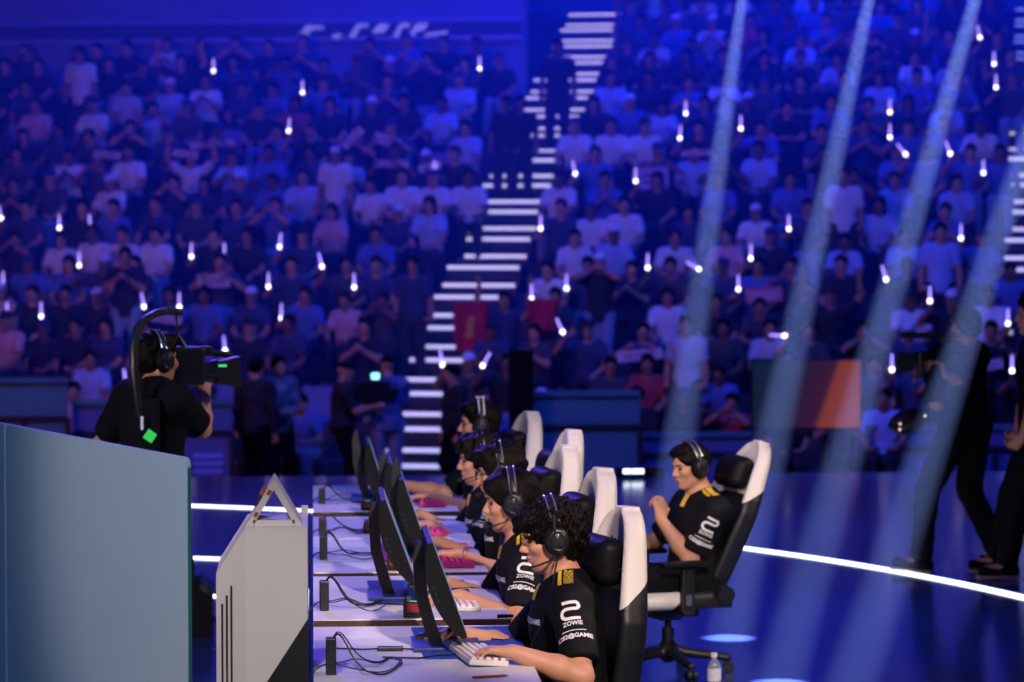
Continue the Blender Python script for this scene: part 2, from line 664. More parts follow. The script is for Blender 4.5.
        if style == 'cap':
            f.ell(P(-.012, 0, .04), A(.106, .086, .088) * k, fr, .02, clip=[(P(0, 0, .035), -s.hu)])
            f.ell(P(.105, 0, .045), A(.075, .065, .008) * k, fr, .01)
            return f.mesh(vox)
        f.ell(P(-.014, 0, .044), A(.107, .086, .086) * k, fr, .02)
        f.ell(P(-.05, 0, .005), A(.062, .079, .085) * k, fr, .03)
        f.ell(P(.052, 0, .094), A(.044, .056, .026) * k, fr, .03)
        f.ell(P(.105, 0, .035), A(.034, .062, .040) * k, fr, .015, op='s')
        f.ell(P(.094, 0, -.04), A(.056, .10, .098) * k, fr, .01, op='s')
        f.ell(P(.045, 0, -.14), A(.12, .12, .12) * k, fr, .02, op='s')
        return f.mesh(vox, lump(.0035 * k, 70, seed))

    def features(s, root, skin_dark=None):
        """Eyes, brows and lips as children of the body."""
        fr = [s.hf, s.hr, s.hu]
        for sg in (1, -1):
            f = SDF()
            f.ell(s.HP(.080, .031 * sg, .003), A(.009, .0135, .0052) * s.hs, fr, .0)
            link('eye', f.mesh(.0022), MATS['eye'], root)
            f = SDF()
            f.cone(s.HP(.092, .016 * sg, .024), s.HP(.080, .046 * sg, .026), .004 * s.hs, .003 * s.hs)
            link('eyebrow', f.mesh(.002), MATS['hair'], root)
        f = SDF()
        f.ell(s.HP(.0905, 0, -.0555), A(.012, .022, .0052) * s.hs, fr, .004)
        f.ell(s.HP(.0875, 0, -.0675), A(.012, .019, .0058) * s.hs, fr, .004)
        f.cone(s.HP(.105, -.02, -.0612), s.HP(.105, .02, -.0612), .0022, .0022, .002, op='s')
        link('lips', f.mesh(.0022), MATS['lips'], root)


def headset(h, root_loc, rz, label, band='dark', mic=True, cable=None, bh=.128):
    t = empty('headset', root_loc, rz, label, 'headset', None)
    c = h.HP(-.005, 0, 0)
    k = h.hs
    pts = []
    R0 = h.hr; U = h.hu; F = h.hf
    W_, H_ = .098 * k, bh * k
    for i in range(25):
        a = PI * i / 24
        pts.append(c + R0 * math.cos(a) * W_ + U * (math.sin(a) * H_ + .0) - F * .01)
    mb = MB()
    n = len(pts)
    for (dx, w, th) in ((0, .017, .008),):
        rings = []
        for i, p in enumerate(pts):
            o = _n(R0 * math.cos(PI * i / 24) * H_ + U * math.sin(PI * i / 24) * W_)
            rings.append([mb.bm.verts.new(V(p + F * a * w + o * b * th)) for a, b in ((-1, -.6), (1, -.6), (1, .6), (.6, 1), (-.6, 1), (-1, .6))])
        for a, b in zip(rings, rings[1:]):
            for i in range(6): mb.bm.faces.new((a[i], a[(i + 1) % 6], b[(i + 1) % 6], b[i]))
        mb.bm.faces.new(rings[0]); mb.bm.faces.new(rings[-1][::-1])
    hb = mb.build('headband', MATS['black_plastic'], t, True)
    for dx in (-.013, .013):
        m2 = MB()
        q = [p + F * dx + _n(p - c) * .010 for p in pts[3:22]]
        m2.tube(q, .0034, 8)
        tag(m2.build('band_rod', MATS['white_plastic'] if band == 'white' else MATS['silver'], hb, True), 'white rod' if band == 'white' else 'silver rod')
    if band == 'white':
        m2 = MB()
        m2.tube([pts[12] + F * a + U * .013 + R0 * b for a, b in ((-.02, -.03), (.02, -.03), (.02, .03), (-.02, .03))], .005, 8, True)
        tag(m2.build('band_loop', MATS['white_plastic'], hb, True), 'white loop')
    for sg in (1, -1):
        m = MB()
        M = Matrix((R0 * sg, F, np.cross(R0 * sg, F))).transposed().to_4x4()
        M = Matrix(((F[0], U[0] * sg, R0[0] * sg, 0), (F[1], U[1] * sg, R0[1] * sg, 0), (F[2], U[2] * sg, R0[2] * sg, 0), (0, 0, 0, 1)))
        M = Matrix.Translation(V(c + R0 * sg * .083 * k - U * .004 - F * .004)) @ M @ Matrix.Diagonal((.92, 1.12, 1, 1))
        m.lathe([(0, .046), (.022, .046), (.026, .043), (.036, .040), (.043, .030), (.044, .016), (.0, .016)], 28, M)
        cup = m.build('ear_cup', MATS['black_plastic'], t, True)
        m = MB()
        m.lathe([(.0, .018), (.046, .018), (.051, .010), (.051, .0), (.045, -.008), (.030, -.009), (0, -.004)], 28, M)
        m.build('ear_cushion', MATS['black_leather'], cup, True)
        m = MB()
        m.lathe([(.026, .0445), (.0285, .0455), (.031, .0425)], 28, M)
        m.build('cup_ring', MATS['dark_ring'], cup, True)
        m = MB()
        m.tube([c + R0 * sg * .124 * k - U * .004, c + R0 * sg * .121 * k + U * .05, c + R0 * sg * .103 * k + U * .085 - F * .008], .006, 8)
        m.build('yoke', MATS['dark_ring'], t, True)
    if mic:
        m = MB()
        p0 = c + R0 * .112 * k - U * .045 + F * .01
        pp = [p0, p0 + F * .03 - U * .022, c + R0 * .085 * k + F * .085 - U * .078, c + R0 * .055 * k + F * .118 - U * .082]
        m.tube(pp, .0035, 8)
        mm = m.build('microphone_boom', MATS['black_plastic'], t, True)
        m = MB(); m.sph(pp[-1], .011, (1.2, 1, 1), 12)
        m.build('microphone', MATS['black_fabric'], mm, True)
    if cable:
        m = MB(); m.tube(cable, .0028, 8)
        m.build('cable', MATS['black_plastic'], t, True)
    return t


def bvh_of(me):
    return BVHTree.FromPolygons([v.co.copy() for v in me.vertices], [tuple(p.vertices) for p in me.polygons])


def project(me2, o, ux, uy, bvh, off=.0025):
    """Lay a flat mesh (its x, y in metres) onto a surface: the print follows the cloth."""
    o, ux, uy = V(o), V(ux).normalized(), V(uy).normalized()
    nz = ux.cross(uy)
    for v in me2.vertices:
        p = o + ux * v.co.x + uy * v.co.y
        hit = bvh.ray_cast(p + nz * .3, -nz, .6)
        if hit[0] is None:
            v.co = p
        else:
            v.co = hit[0] + nz * (off + v.co.z)
    return me2


def text_mesh(txt, size, bold=0., shear=0., spacing=1., sub=False):
    cu = bpy.data.curves.new('t', 'FONT')
    cu.body = txt; cu.size = size; cu.align_x = 'CENTER'; cu.align_y = 'CENTER'
    cu.offset = bold; cu.shear = shear; cu.space_character = spacing; cu.resolution_u = 3
    o = bpy.data.objects.new('t', cu)
    COL.objects.link(o)
    dg = bpy.context.evaluated_depsgraph_get()
    me = bpy.data.meshes.new_from_object(o.evaluated_get(dg))
    bpy.data.objects.remove(o)
    bpy.data.curves.remove(cu)
    return me


def strip2d(pts, w, n=6):
    """Flat band of width w along a 2-D polyline."""
    P = []
    for a, b in zip(pts, pts[1:]):
        for i in range(n): P.append(V((*a, 0)).lerp(V((*b, 0)), i / n))
    P.append(V((*pts[-1], 0)))
    bm = bmesh.new()
    rows = []
    for i, p in enumerate(P):
        t = (P[min(i + 1, len(P) - 1)] - P[max(i - 1, 0)]).normalized()
        q = V((-t.y, t.x, 0)) * w / 2
        rows.append((bm.verts.new(p + q), bm.verts.new(p - q)))
    for a, b in zip(rows, rows[1:]): bm.faces.new((a[0], a[1], b[1], b[0]))
    me = bpy.data.meshes.new('m'); bm.to_mesh(me); bm.free()
    return me


def rect2d(w, h, nu=8, nv=8):
    bm = bmesh.new()
    vs = [[bm.verts.new(((i / nu - .5) * w, (j / nv - .5) * h, 0)) for j in range(nv + 1)] for i in range(nu + 1)]
    for i in range(nu):
        for j in range(nv): bm.faces.new((vs[i][j], vs[i + 1][j], vs[i + 1][j + 1], vs[i][j + 1]))
    me = bpy.data.meshes.new('m'); bm.to_mesh(me); bm.free()
    return me


def swirl_pts(s):
    """The rounded double-hook emblem printed on the sleeve."""
    w, h, r = .5 * s, .5 * s, .14 * s
    pts = [(-w * .9, h), (w * .55, h)]
    for i in range(1, 8):
        a = PI / 2 - PI * i / 8
        pts.append((w * .55 + math.cos(a) * h * .38, h * .62 + math.sin(a) * h * .38))
    pts += [(w * .55, h * .24), (-w * .5, h * .24)]
    for i in range(1, 8):
        a = PI / 2 + PI * i / 8
        pts.append((-w * .5 + math.cos(a) * h * .58, -h * .34 + math.sin(a) * h * .58))
    pts += [(-w * .5, -h * .92), (w * .95, -h * .92)]
    return pts


def sleeve_print(h, q, shirt_obj, root, scale=1., out=None, pos=.42, text=True):
    """Emblem, maker's name, rule and second line on the upper sleeve."""
    bv = bvh_of(shirt_obj.data)
    S, E = h.S[q], h.E[q]
    ax = _n(S - E)
    out = _n(out)
    out = _n(out - ax * (out @ ax))
    ux = np.cross(ax, out)
    base = S + (E - S) * pos + out * .06
    W = MATS['print_white']
    z = scale

    def put(me, dv, name):
        link(name, project(me, base + ax * dv, ux, ax, bv), W, shirt_obj)
    put(strip2d(swirl_pts(.062 * z), .0115 * z, 3), .045 * z, 'sleeve_emblem')
    if text:
        put(text_mesh('ZOWIE', .021 * z, .0006), -.002 * z, 'sleeve_lettering')
        put(strip2d([(-.042 * z, 0), (.042 * z, 0)], .003 * z), -.028 * z, 'sleeve_rule')
        put(text_mesh('CS2@GAME', .0225 * z, .001), -.05 * z, 'sleeve_lettering')
# ------------------------------------------------------------------ palette
mat('skin', (.56, .275, .17), .5, noise=.08, nscale=14, spec=.4)
mat('skin_tan', (.42, .20, .125), .5, noise=.08, nscale=14, spec=.4)
mat('skin_dark', (.22, .11, .07), .5, noise=.08, nscale=14, spec=.4)
mat('lips', (.45, .16, .13), .45)
mat('eye', (.02, .014, .012), .15)
mat('hair', (.0042, .0020, .0015), .5, noise=.6, nscale=160, bump=.9, spec=.12)
mat('hair_brown', (.06, .028, .018), .45, noise=.5, nscale=120, bump=.4)
mat('jersey', (.0042, .0042, .0058), .7, noise=.3, nscale=60, bump=.15, spec=.18)
mat('black_cloth', (.0035, .0035, .005), .85, spec=.15, noise=.3, nscale=50, bump=.2)
mat('black_plastic', (.008, .008, .010), .42, noise=.2, nscale=80)
mat('black_leather', (.005, .005, .007), .5, noise=.3, nscale=100, bump=.3, spec=.15)
mat('black_fabric', (.012, .012, .013), .9)
mat('grey_metal', (.18, .19, .21), .35, .8, noise=.1)
mat('dark_ring', (.03, .035, .05), .4, .5, noise=.1)
mat('silver', (.62, .62, .62), .25, .9, noise=.05)
mat('white_plastic', (.80, .80, .80), .4, noise=.04)
mat('print_white', (.82, .82, .82), .6, noise=.03)
mat('yellow_print', (.75, .48, .03), .55, noise=.15, nscale=200)
mat('yellow_pattern', (.5, .32, .02), .55)
_nt = MATS['yellow_pattern'].node_tree
_tc = _nt.nodes.new('ShaderNodeTexCoord'); _ck = _nt.nodes.new('ShaderNodeTexChecker')
_ck.inputs['Scale'].default_value = 130; _ck.inputs['Color1'].default_value = (.62, .40, .03, 1); _ck.inputs['Color2'].default_value = (.04, .03, .01, 1)
_nt.links.new(_tc.outputs['Object'], _ck.inputs['Vector']); _nt.links.new(_ck.outputs['Color'], _nt.nodes['Principled BSDF'].inputs['Base Color'])
mat('monitor_shell', (.0030, .0040, .0058), .55, spec=.2, noise=.2, nscale=30)
mat('screen', (.01, .01, .012), .2, emit=(.35, .5, 1), es=.35)
mat('desk_white', (.74, .72, .73), .42, noise=.03, nscale=6)
mat('desk_edge', (.075, .035, .022), .6, noise=.3, nscale=30)
mat('desk_frame', (.02, .02, .022), .5, noise=.2)
mat('console_white', (.62, .58, .56), .5, noise=.03, nscale=8)
mat('console_black', (.008, .010, .012), .4, noise=.2)
mat('panel_blue_grey', (.33, .46, .55), .34, noise=.04, nscale=3)
mat('panel_edge', (.02, .12, .12), .3, noise=.1)
mat('groove', (.02, .02, .02), .8)
mat('pad_blue', (.012, .055, .36), .8, noise=.2, nscale=60)
mat('base_blue', (.010, .03, .16), .45, noise=.2, nscale=40)
mat('pink_key', (.80, .03, .22), .45, noise=.1)
mat('pink_case', (.55, .02, .16), .45, noise=.1)
mat('white_key', (.78, .70, .70), .45, noise=.08)
mat('teal_edge', (.05, .45, .42), .4, noise=.1)
mat('red_label', (.55, .03, .04), .4, noise=.4, nscale=60)
mat('green_led', (.1, .6, .2), .4, emit=(.05, .8, .2), es=.5)
mat('rust', (.30, .07, .03), .6, noise=.3)
mat('led_white', (.9, .95, 1), .4, emit=(.80, .90, 1.0), es=3.2)
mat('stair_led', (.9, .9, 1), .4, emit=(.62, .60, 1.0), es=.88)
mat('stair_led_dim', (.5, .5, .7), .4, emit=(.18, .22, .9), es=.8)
mat('concrete', (.05, .05, .065), .8, noise=.3, nscale=3)
mat('stair_dark', (.03, .03, .04), .7, noise=.3, nscale=6)
mat('seat_blue', (.10, .16, .42), .55, noise=.1)
mat('wall_dark', (.16, .18, .40), .8, noise=.2, nscale=1.2)
mat('barrier', (.06, .22, .24), .7, noise=.2, nscale=2)
mat('barrier_frame', (.02, .025, .03), .5, noise=.2)
mat('denim', (.22, .30, .42), .8, noise=.25, nscale=30, bump=.2)
mat('card', (.72, .55, .60), .7, noise=.1, nscale=20)
mat('flag_red', (.55, .01, .035), .75, noise=.2, nscale=6)
mat('flag_gold', (.7, .32, .02), .7, noise=.2)
mat('wand_bulb', (1, 1, 1), .4, emit=(.82, .80, 1.0), es=5.)
mat('wand_tube', (.6, .5, 1), .4, emit=(.36, .26, 1.0), es=2.0)
mat('bottle_plastic', (.75, .82, .95), .12, trans=.75, noise=.03)
mat('bottle_label', (.75, .80, .95), .4, noise=.3, nscale=60)
mat('screen_cam', (.05, .1, .12), .3, emit=(.25, .8, .9), es=2.5)
mat('green_tag', (.05, .8, .12), .5, emit=(.02, .6, .06), es=.35)


def floor_mat():
    m = bpy.data.materials.new('led_floor')
    m.use_nodes = True
    nt = m.node_tree
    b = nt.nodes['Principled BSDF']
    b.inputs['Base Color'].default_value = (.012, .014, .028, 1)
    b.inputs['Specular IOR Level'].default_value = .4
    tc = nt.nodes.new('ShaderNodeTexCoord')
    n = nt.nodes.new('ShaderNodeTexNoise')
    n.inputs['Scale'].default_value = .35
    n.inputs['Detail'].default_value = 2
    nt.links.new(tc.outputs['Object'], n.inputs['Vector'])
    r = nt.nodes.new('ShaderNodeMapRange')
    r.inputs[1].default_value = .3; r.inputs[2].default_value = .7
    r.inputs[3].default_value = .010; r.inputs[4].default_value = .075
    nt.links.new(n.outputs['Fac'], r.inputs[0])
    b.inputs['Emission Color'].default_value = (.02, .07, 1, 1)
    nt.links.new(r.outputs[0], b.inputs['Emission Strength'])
    r2 = nt.nodes.new('ShaderNodeMapRange')
    r2.inputs[3].default_value = .10; r2.inputs[4].default_value = .2
    nt.links.new(n.outputs['Fac'], r2.inputs[0])
    nt.links.new(r2.outputs[0], b.inputs['Roughness'])
    # tile joints of the LED floor
    return m


MATS['led_floor'] = floor_mat()

# ------------------------------------------------------------------ setting: stage, arena floor, stand, stairs
STAGE_Y = 24.6
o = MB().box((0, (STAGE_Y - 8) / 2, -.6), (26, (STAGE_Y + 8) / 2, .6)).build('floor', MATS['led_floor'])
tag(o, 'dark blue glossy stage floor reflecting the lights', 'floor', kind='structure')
o = MB().box((0, 32, -1.3), (30, 30, .1)).build('floor_arena', MATS['concrete'])
tag(o, 'dark arena floor between the stage and the stand', 'floor', kind='structure')

UU, VVv = V((.25, .968, 0)).normalized(), None
VVv = V((UU.y, -UU.x, 0))
S0 = V((1.63, 37.0, 0)) - UU * (.85 * 3)
NROW = 19
TREAD = .85


def row_z(k):
    return -1.2 + .38 * min(k, 12) + .315 * max(0, k - 12)


def stand_pt(k, t, dz=0., ds=0.):
    """Point on tread k (metres up the stand), t metres to the right of the lit stairs, ds metres behind the riser."""
    p = S0 + UU * (TREAD * k + ds) + VVv * t
    return V((p.x, p.y, row_z(k) + dz))


mb = MB()
T0, T1 = -16., 20.
for k in range(0, NROW + 1):
    a, b = stand_pt(k, T0), stand_pt(k, T1)
    top = row_z(k)
    d = TREAD if k < NROW else 3.0
    e = UU * d
    for (z0, z1, q0, q1) in ((-1.4, top, 0, d),):
        c0, c1 = a + UU * q0, b + UU * q0
        c2, c3 = b + UU * q1, a + UU * q1
        vs = [mb.bm.verts.new((p.x, p.y, z)) for z in (z0, z1) for p in (c0, c1, c2, c3)]
        for f in ((0, 1, 2, 3), (7, 6, 5, 4), (0, 4, 5, 1), (1, 5, 6, 2), (2, 6, 7, 3), (3, 7, 4, 0)):
            mb.bm.faces.new([vs[i] for i in f])
for k in range(0, NROW):      # low bench plinths the seats are fixed to
    for ta, tb in ((T0, -.95), (.95, 6.75), (8.35, T1)):
        pts = [stand_pt(k, ta, 0, .27), stand_pt(k, tb, 0, .27), stand_pt(k, tb, 0, .66), stand_pt(k, ta, 0, .66)]
        vs = [mb.bm.verts.new((p.x, p.y, row_z(k) + z)) for z in (-.01, .385) for p in pts]
        for f in ((0, 1, 2, 3), (7, 6, 5, 4), (0, 4, 5, 1), (1, 5, 6, 2), (2, 6, 7, 3), (3, 7, 4, 0)):
            mb.bm.faces.new([vs[i] for i in f])
o = mb.build('floor_terrace', MATS['concrete'])
tag(o, 'dark stepped terrace rising under the audience', 'terrace', kind='structure')

pA, pB = stand_pt(NROW, T0 - 4, 0, 3.0), stand_pt(NROW, T1 + 4, 0, 3.0)
mb = MB()
mb.grid(lambda u, v: pA.lerp(pB, u) + V((0, 0, -.5 + 6.5 * v)), 1, 1)
wall = mb.build('wall_back', MATS['wall_dark'])
sm = wall.modifiers.new('s', 'SOLIDIFY'); sm.thickness = .3; sm.offset = 1
tag(wall, 'dark blue wall above the top row of the stand', 'wall', kind='structure')
# parapet in front of the top walkway of the left block, with slanted sign characters
xw = (pB - pA).normalized()
mat('rail_blue', (.25, .35, .8), .4, noise=.1)
mat('parapet', (.05, .06, .14), .7, noise=.1)
KW = 14      # the left block ends here against a wall


def wall_pt(px, py, off=.0):
    q = stand_pt(KW, 0, 0, .05 - off)
    d = ray(px, py)
    c = V((0, 0, CAMH))
    return c + d * ((q - c).dot(UU) / d.dot(UU))


def slab(mb, ta, tb, z0, z1, d0, d1):
    pts = [stand_pt(KW, ta, 0, d0), stand_pt(KW, tb, 0, d0), stand_pt(KW, tb, 0, d1), stand_pt(KW, ta, 0, d1)]
    vs = [mb.bm.verts.new((q.x, q.y, z)) for z in (z0, z1) for q in pts]
    for f in ((0, 1, 2, 3), (7, 6, 5, 4), (0, 4, 5, 1), (1, 5, 6, 2), (2, 6, 7, 3), (3, 7, 4, 0)): mb.bm.faces.new([vs[i] for i in f])


z37, z22 = wall_pt(365, 37).z, wall_pt(365, 22).z
m = MB(); slab(m, T0, -.62, row_z(KW) - .3, 8.6, .05, .35)
wl = m.build('wall_left', MATS['wall_dark'])
tag(wl, 'blue wall behind the top row of the left audience block', 'wall', kind='structure')
m = MB(); slab(m, T0 + .05, -.66, z37, z22, -.01, .049)
par = m.build('trim_1', MATS['parapet'])
tag(par, 'dark band with pale lower edge along the wall above the left audience block', 'band', kind='structure')
m = MB(); slab(m, -9.6, -.66, z37 - .05, z37 - .002, -.03, .049); m.build('pale_edge', MATS['rail_blue'], par)
m = MB(); slab(m, -9.6, -.66, z22 + .002, z22 + .03, -.02, .049); m.build('top_edge', MATS['rail_blue'], par)

sg = empty('wall_sign', wall_pt(365, 32, .09), math.atan2(xw.y, xw.x), 'row of slanted pale sign characters along the dark wall band above the left block', 'sign')
mat('sign_pale', (.5, .5, .6), .5, emit=(.22, .24, .8), es=.5)
SW = (wall_pt(565, 32) - wall_pt(165, 32)).length / 400      # metres per reference pixel at the parapet


def glyph(name, polys):
    m = MB()
    for pl in polys:
        m.prism([((x - 365) * SW, -(y - 32) * SW) for x, y in pl], -.02, .02, Matrix.Rotation(PI / 2, 4, 'X'))
    m.build(name, MATS['sign_pale'], sg)


glyph('dash_sign', [[(297, 36), (307, 24.5), (324, 26), (323, 29), (312, 29), (306, 36)]])
glyph('small_mark', [[(332, 37), (334, 33.5), (343, 33.5), (341, 35.5), (338, 35.5), (339, 39)]])
glyph('hook_character', [[(349, 37), (356, 25.5), (358, 24), (369, 24), (367, 27.5), (360, 27.5), (355, 37)]])
glyph('block_character', [[(372, 33), (378, 24.5), (390, 24.5), (383, 33)]])
glyph('hook_character', [[(393, 37), (399, 25.5), (401, 24), (410, 24), (408, 28), (402, 28), (398, 37)]])
glyph('flag_character', [[(408, 37), (416, 24.5), (428, 24), (423, 31.5), (416, 32), (413, 37)]])
glyph('low_dash', [[(424, 36.5), (426, 34), (447, 31.5), (446, 35)]])

# stairs with lit nosings: two steps to a row
AW = .52


def stairs(name, t, w, label, k0, k1, led, ledname):
    mb = MB()
    root = None
    boxes = []
    for k in range(k0, k1):
        for j in (0, 1):
            rise = row_z(k + 1) - row_z(k)
            boxes.append((k, j, rise))
    for k, j, rise in boxes:
        z = row_z(k) + rise * (.38 if j == 0 else 1)
        ds0 = .30 * j + .01
        p = [stand_pt(k, t + sx * w, 0, s) for sx, s in ((-1, ds0), (1, ds0), (1, .86), (-1, .86))]
        vs = [mb.bm.verts.new((q.x, q.y, zz)) for zz in (row_z(k) - .3, z) for q in p]
        for f in ((0, 1, 2, 3), (7, 6, 5, 4), (0, 4, 5, 1), (1, 5, 6, 2), (2, 6, 7, 3), (3, 7, 4, 0)):
            mb.bm.faces.new([vs[i] for i in f])
    root = mb.build(name, MATS['stair_dark'])
    tag(root, label, 'stairs', kind='structure')
    for k, j, rise in boxes:
        z = row_z(k) + rise * (.38 if j == 0 else 1)
        ds0 = .30 * j
        a, b = stand_pt(k, t - w, 0, ds0), stand_pt(k, t + w, 0, ds0)
        m = MB()
        n = -UU
        A0, B0 = a + VVv * .02, b - VVv * .02
        hh_ = .042 if k < 11 else .028
        vs = [V((q.x, q.y, z + dz)) + n * dn for dn in (0, .03) for q, dz in ((A0, -hh_), (B0, -hh_), (B0, .008), (A0, .008))]
        vv = [m.bm.verts.new(q) for q in vs]
        for f in ((0, 1, 2, 3), (7, 6, 5, 4), (0, 4, 5, 1), (1, 5, 6, 2), (2, 6, 7, 3), (3, 7, 4, 0)):
            m.bm.faces.new([vv[i] for i in f])
        m.build(ledname, MATS[led(k, j)], root)
    return root


stairs('stairs_centre', 0, AW, 'dark stairway with white lit step edges between two audience blocks', 0, NROW, lambda k, j: 'stair_led', 'lit_step_edge')
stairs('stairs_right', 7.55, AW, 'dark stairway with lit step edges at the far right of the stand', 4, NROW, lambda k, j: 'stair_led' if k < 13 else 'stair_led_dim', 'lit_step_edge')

# LED lines in the stage floor
pa, pb, pc = (PZ(252, 508.3, 0), PZ(745, 548.5, 0), PZ(1024, 598, 0))


def circ(a, b, c):
    ax, ay, bx, by, cx, cy = a.x, a.y, b.x, b.y, c.x, c.y
    d = 2 * (ax * (by - cy) + bx * (cy - ay) + cx * (ay - by))
    ux = ((ax * ax + ay * ay) * (by - cy) + (bx * bx + by * by) * (cy - ay) + (cx * cx + cy * cy) * (ay - by)) / d
    uy = ((ax * ax + ay * ay) * (cx - bx) + (bx * bx + by * by) * (ax - cx) + (cx * cx + cy * cy) * (bx - ax)) / d
    return V((ux, uy, 0))


cc = circ(pa, pb, pc)
rad = (pa - cc).length


def flat_strip(name, pts, w, m, label):
    mb = MB()
    L, R_ = [], []
    for i, p in enumerate(pts):
        t = (pts[min(i + 1, len(pts) - 1)] - pts[max(i - 1, 0)]).normalized()
        q = V((-t.y, t.x, 0)) * w / 2
        L.append([mb.bm.verts.new(p + q + V((0, 0, z))) for z in (0, .006)])
        R_.append([mb.bm.verts.new(p - q + V((0, 0, z))) for z in (0, .006)])
    for i in range(len(pts) - 1):
        mb.bm.faces.new((L[i][1], R_[i][1], R_[i + 1][1], L[i + 1][1]))
        mb.bm.faces.new((L[i][0], L[i][1], L[i + 1][1], L[i + 1][0]))
        mb.bm.faces.new((R_[i][1], R_[i][0], R_[i + 1][0], R_[i + 1][1]))
    for i in (0, -1):
        mb.bm.faces.new((L[i][0], R_[i][0], R_[i][1], L[i][1]))
    return tag(mb.build(name, m), label, 'floor light', kind='structure')


ang = lambda p: math.atan2(p.y - cc.y, p.x - cc.x)
a0, a1 = ang(pa) + .35, ang(pc) - .45
flat_strip('trim_2', [cc + V((math.cos(a0 + (a1 - a0) * i / 70), math.sin(a0 + (a1 - a0) * i / 70), 0)) * rad for i in range(71)], .085, MATS['led_white'], 'long white light line curving across the stage floor')
q0, q1 = PZ(190, 558, 0), PZ(262, 561, 0)
flat_strip('trim_3', [q0 + (q0 - q1) * 1.5, q1], .08, MATS['led_white'], 'short white floor light line behind the white console, farther one')
q0, q1 = PZ(190, 595, 0), PZ(232, 597.5, 0)
flat_strip('trim_4', [q0 + (q0 - q1) * 3, q1], .075, MATS['led_white'], 'short white floor light line behind the white console, nearer one')
flat_strip('trim_5', [V((-.055, 13.2, 0)), V((-.055, 17.3, 0))], .05, MATS['led_white'], 'white floor light line running along the ends of the desks')

# ------------------------------------------------------------------ light
w = bpy.data.worlds.new('world'); SC.world = w
w.use_nodes = True
w.node_tree.nodes['Background'].inputs[0].default_value = (.01, .03, .35, 1)
w.node_tree.nodes['Background'].inputs[1].default_value = .05


def light(name, kind, loc, tgt, e, col, **kw):
    d = bpy.data.lights.new(name, kind)
    d.energy = e; d.color = col
    for k_, v_ in kw.items(): setattr(d, k_, v_)
    o = bpy.data.objects.new(name, d)
    COL.objects.link(o)
    o.location = loc
    o.rotation_euler = (V(tgt) - V(loc)).to_track_quat('-Z', 'Y').to_euler()
    return o


# blue wash on the audience from the truss over the front of the stage
light('audience_wash_light', 'AREA', (5, 25.5, 10.0), (4.5, 44, 3.), 1480, (.035, .06, 1.0), shape='RECTANGLE', size=16, size_y=2)
light('audience_back_light', 'AREA', (5.5, 42, 11.0), (5.0, 44, 2.5), 2400, (.006, .02, 1.0), shape='RECTANGLE', size=15, size_y=5)  # added above the stand, out of view, to brighten haze and heads
light('audience_pink_light', 'AREA', (-9, 22, 7.0), (-2.5, 39, 1.), 380, (1.0, .30, .42), shape='RECTANGLE', size=3, size_y=2)
light('arena_floor_light', 'AREA', (1, 27.5, 7.5), (1, 34.5, -.5), 150, (.05, .24, 1.0), shape='RECTANGLE', size=14, size_y=1)  # unseen lamp put in to lift the dim crew and barriers
# stage
light('key_light', 'SPOT', (2.2, 2.5, 5.6), (1.25, 11.9, .8), 3800, (1.0, .80, .70), spot_size=math.radians(19), spot_blend=.2, shadow_soft_size=.15)
light('side_light', 'SPOT', (7.0, 12.6, 5.6), (.6, 12.4, .9), 900, (1.0, .78, .72), spot_size=math.radians(50), spot_blend=.4, shadow_soft_size=.12)
light('console_light', 'SPOT', (-1.2, 3.0, 4.6), (-.17, 9.6, .85), 1500, (1.0, .90, .86), spot_size=math.radians(9), spot_blend=.5, shadow_soft_size=.2)  # extra spot added to whiten the console, which the key misses
light('face_light', 'SPOT', (-4.5, 9.0, 2.5), (.8, 12.4, 1.05), 560, (1.0, .78, .70), spot_size=math.radians(50), spot_blend=.5, shadow_soft_size=.3)
light('right_key_light', 'SPOT', (-1.0, 7.5, 6.2), (1.95, 14.3, .8), 900, (1.0, .88, .84), spot_size=math.radians(14), spot_blend=.6, shadow_soft_size=.3)
light('stage_blue_light', 'AREA', (-.5, 13, 7.5), (-.5, 13, 0), 170, (.08, .06, 1.0), shape='RECTANGLE', size=9, size_y=12)
light('left_blue_light', 'SPOT', (-1.6, 20.5, 6.0), (.0, 12.0, .7), 1500, (.17, .11, 1.0), spot_size=math.radians(34), spot_blend=.6, shadow_soft_size=.25)  # invented blue spot that turns the desks' left ends purple
light('left_panel_light', 'SPOT', (-3.0, 7.0, 6.0), (-1.35, 13.2, 1.1), 800, (.38, .68, 1.0), spot_size=math.radians(34), spot_blend=1., shadow_soft_size=.4)

# ------------------------------------------------------------------ haze and beams
hz = bpy.data.materials.new('haze'); hz.use_nodes = True
nt = hz.node_tree
nt.nodes.remove(nt.nodes['Principled BSDF'])
vs_ = nt.nodes.new('ShaderNodeVolumeScatter')
vs_.inputs['Color'].default_value = (.05, .22, 1, 1)
vs_.inputs['Density'].default_value = .055
vs_.inputs['Anisotropy'].default_value = .0
nt.links.new(vs_.outputs[0], nt.nodes['Material Output'].inputs['Volume'])
hb = MB().box((4, 43.3, 4.2), (20, 8.3, 5.6)).build('haze', hz)
tag(hb, 'thin blue haze hanging over the audience', 'haze', kind='stuff')

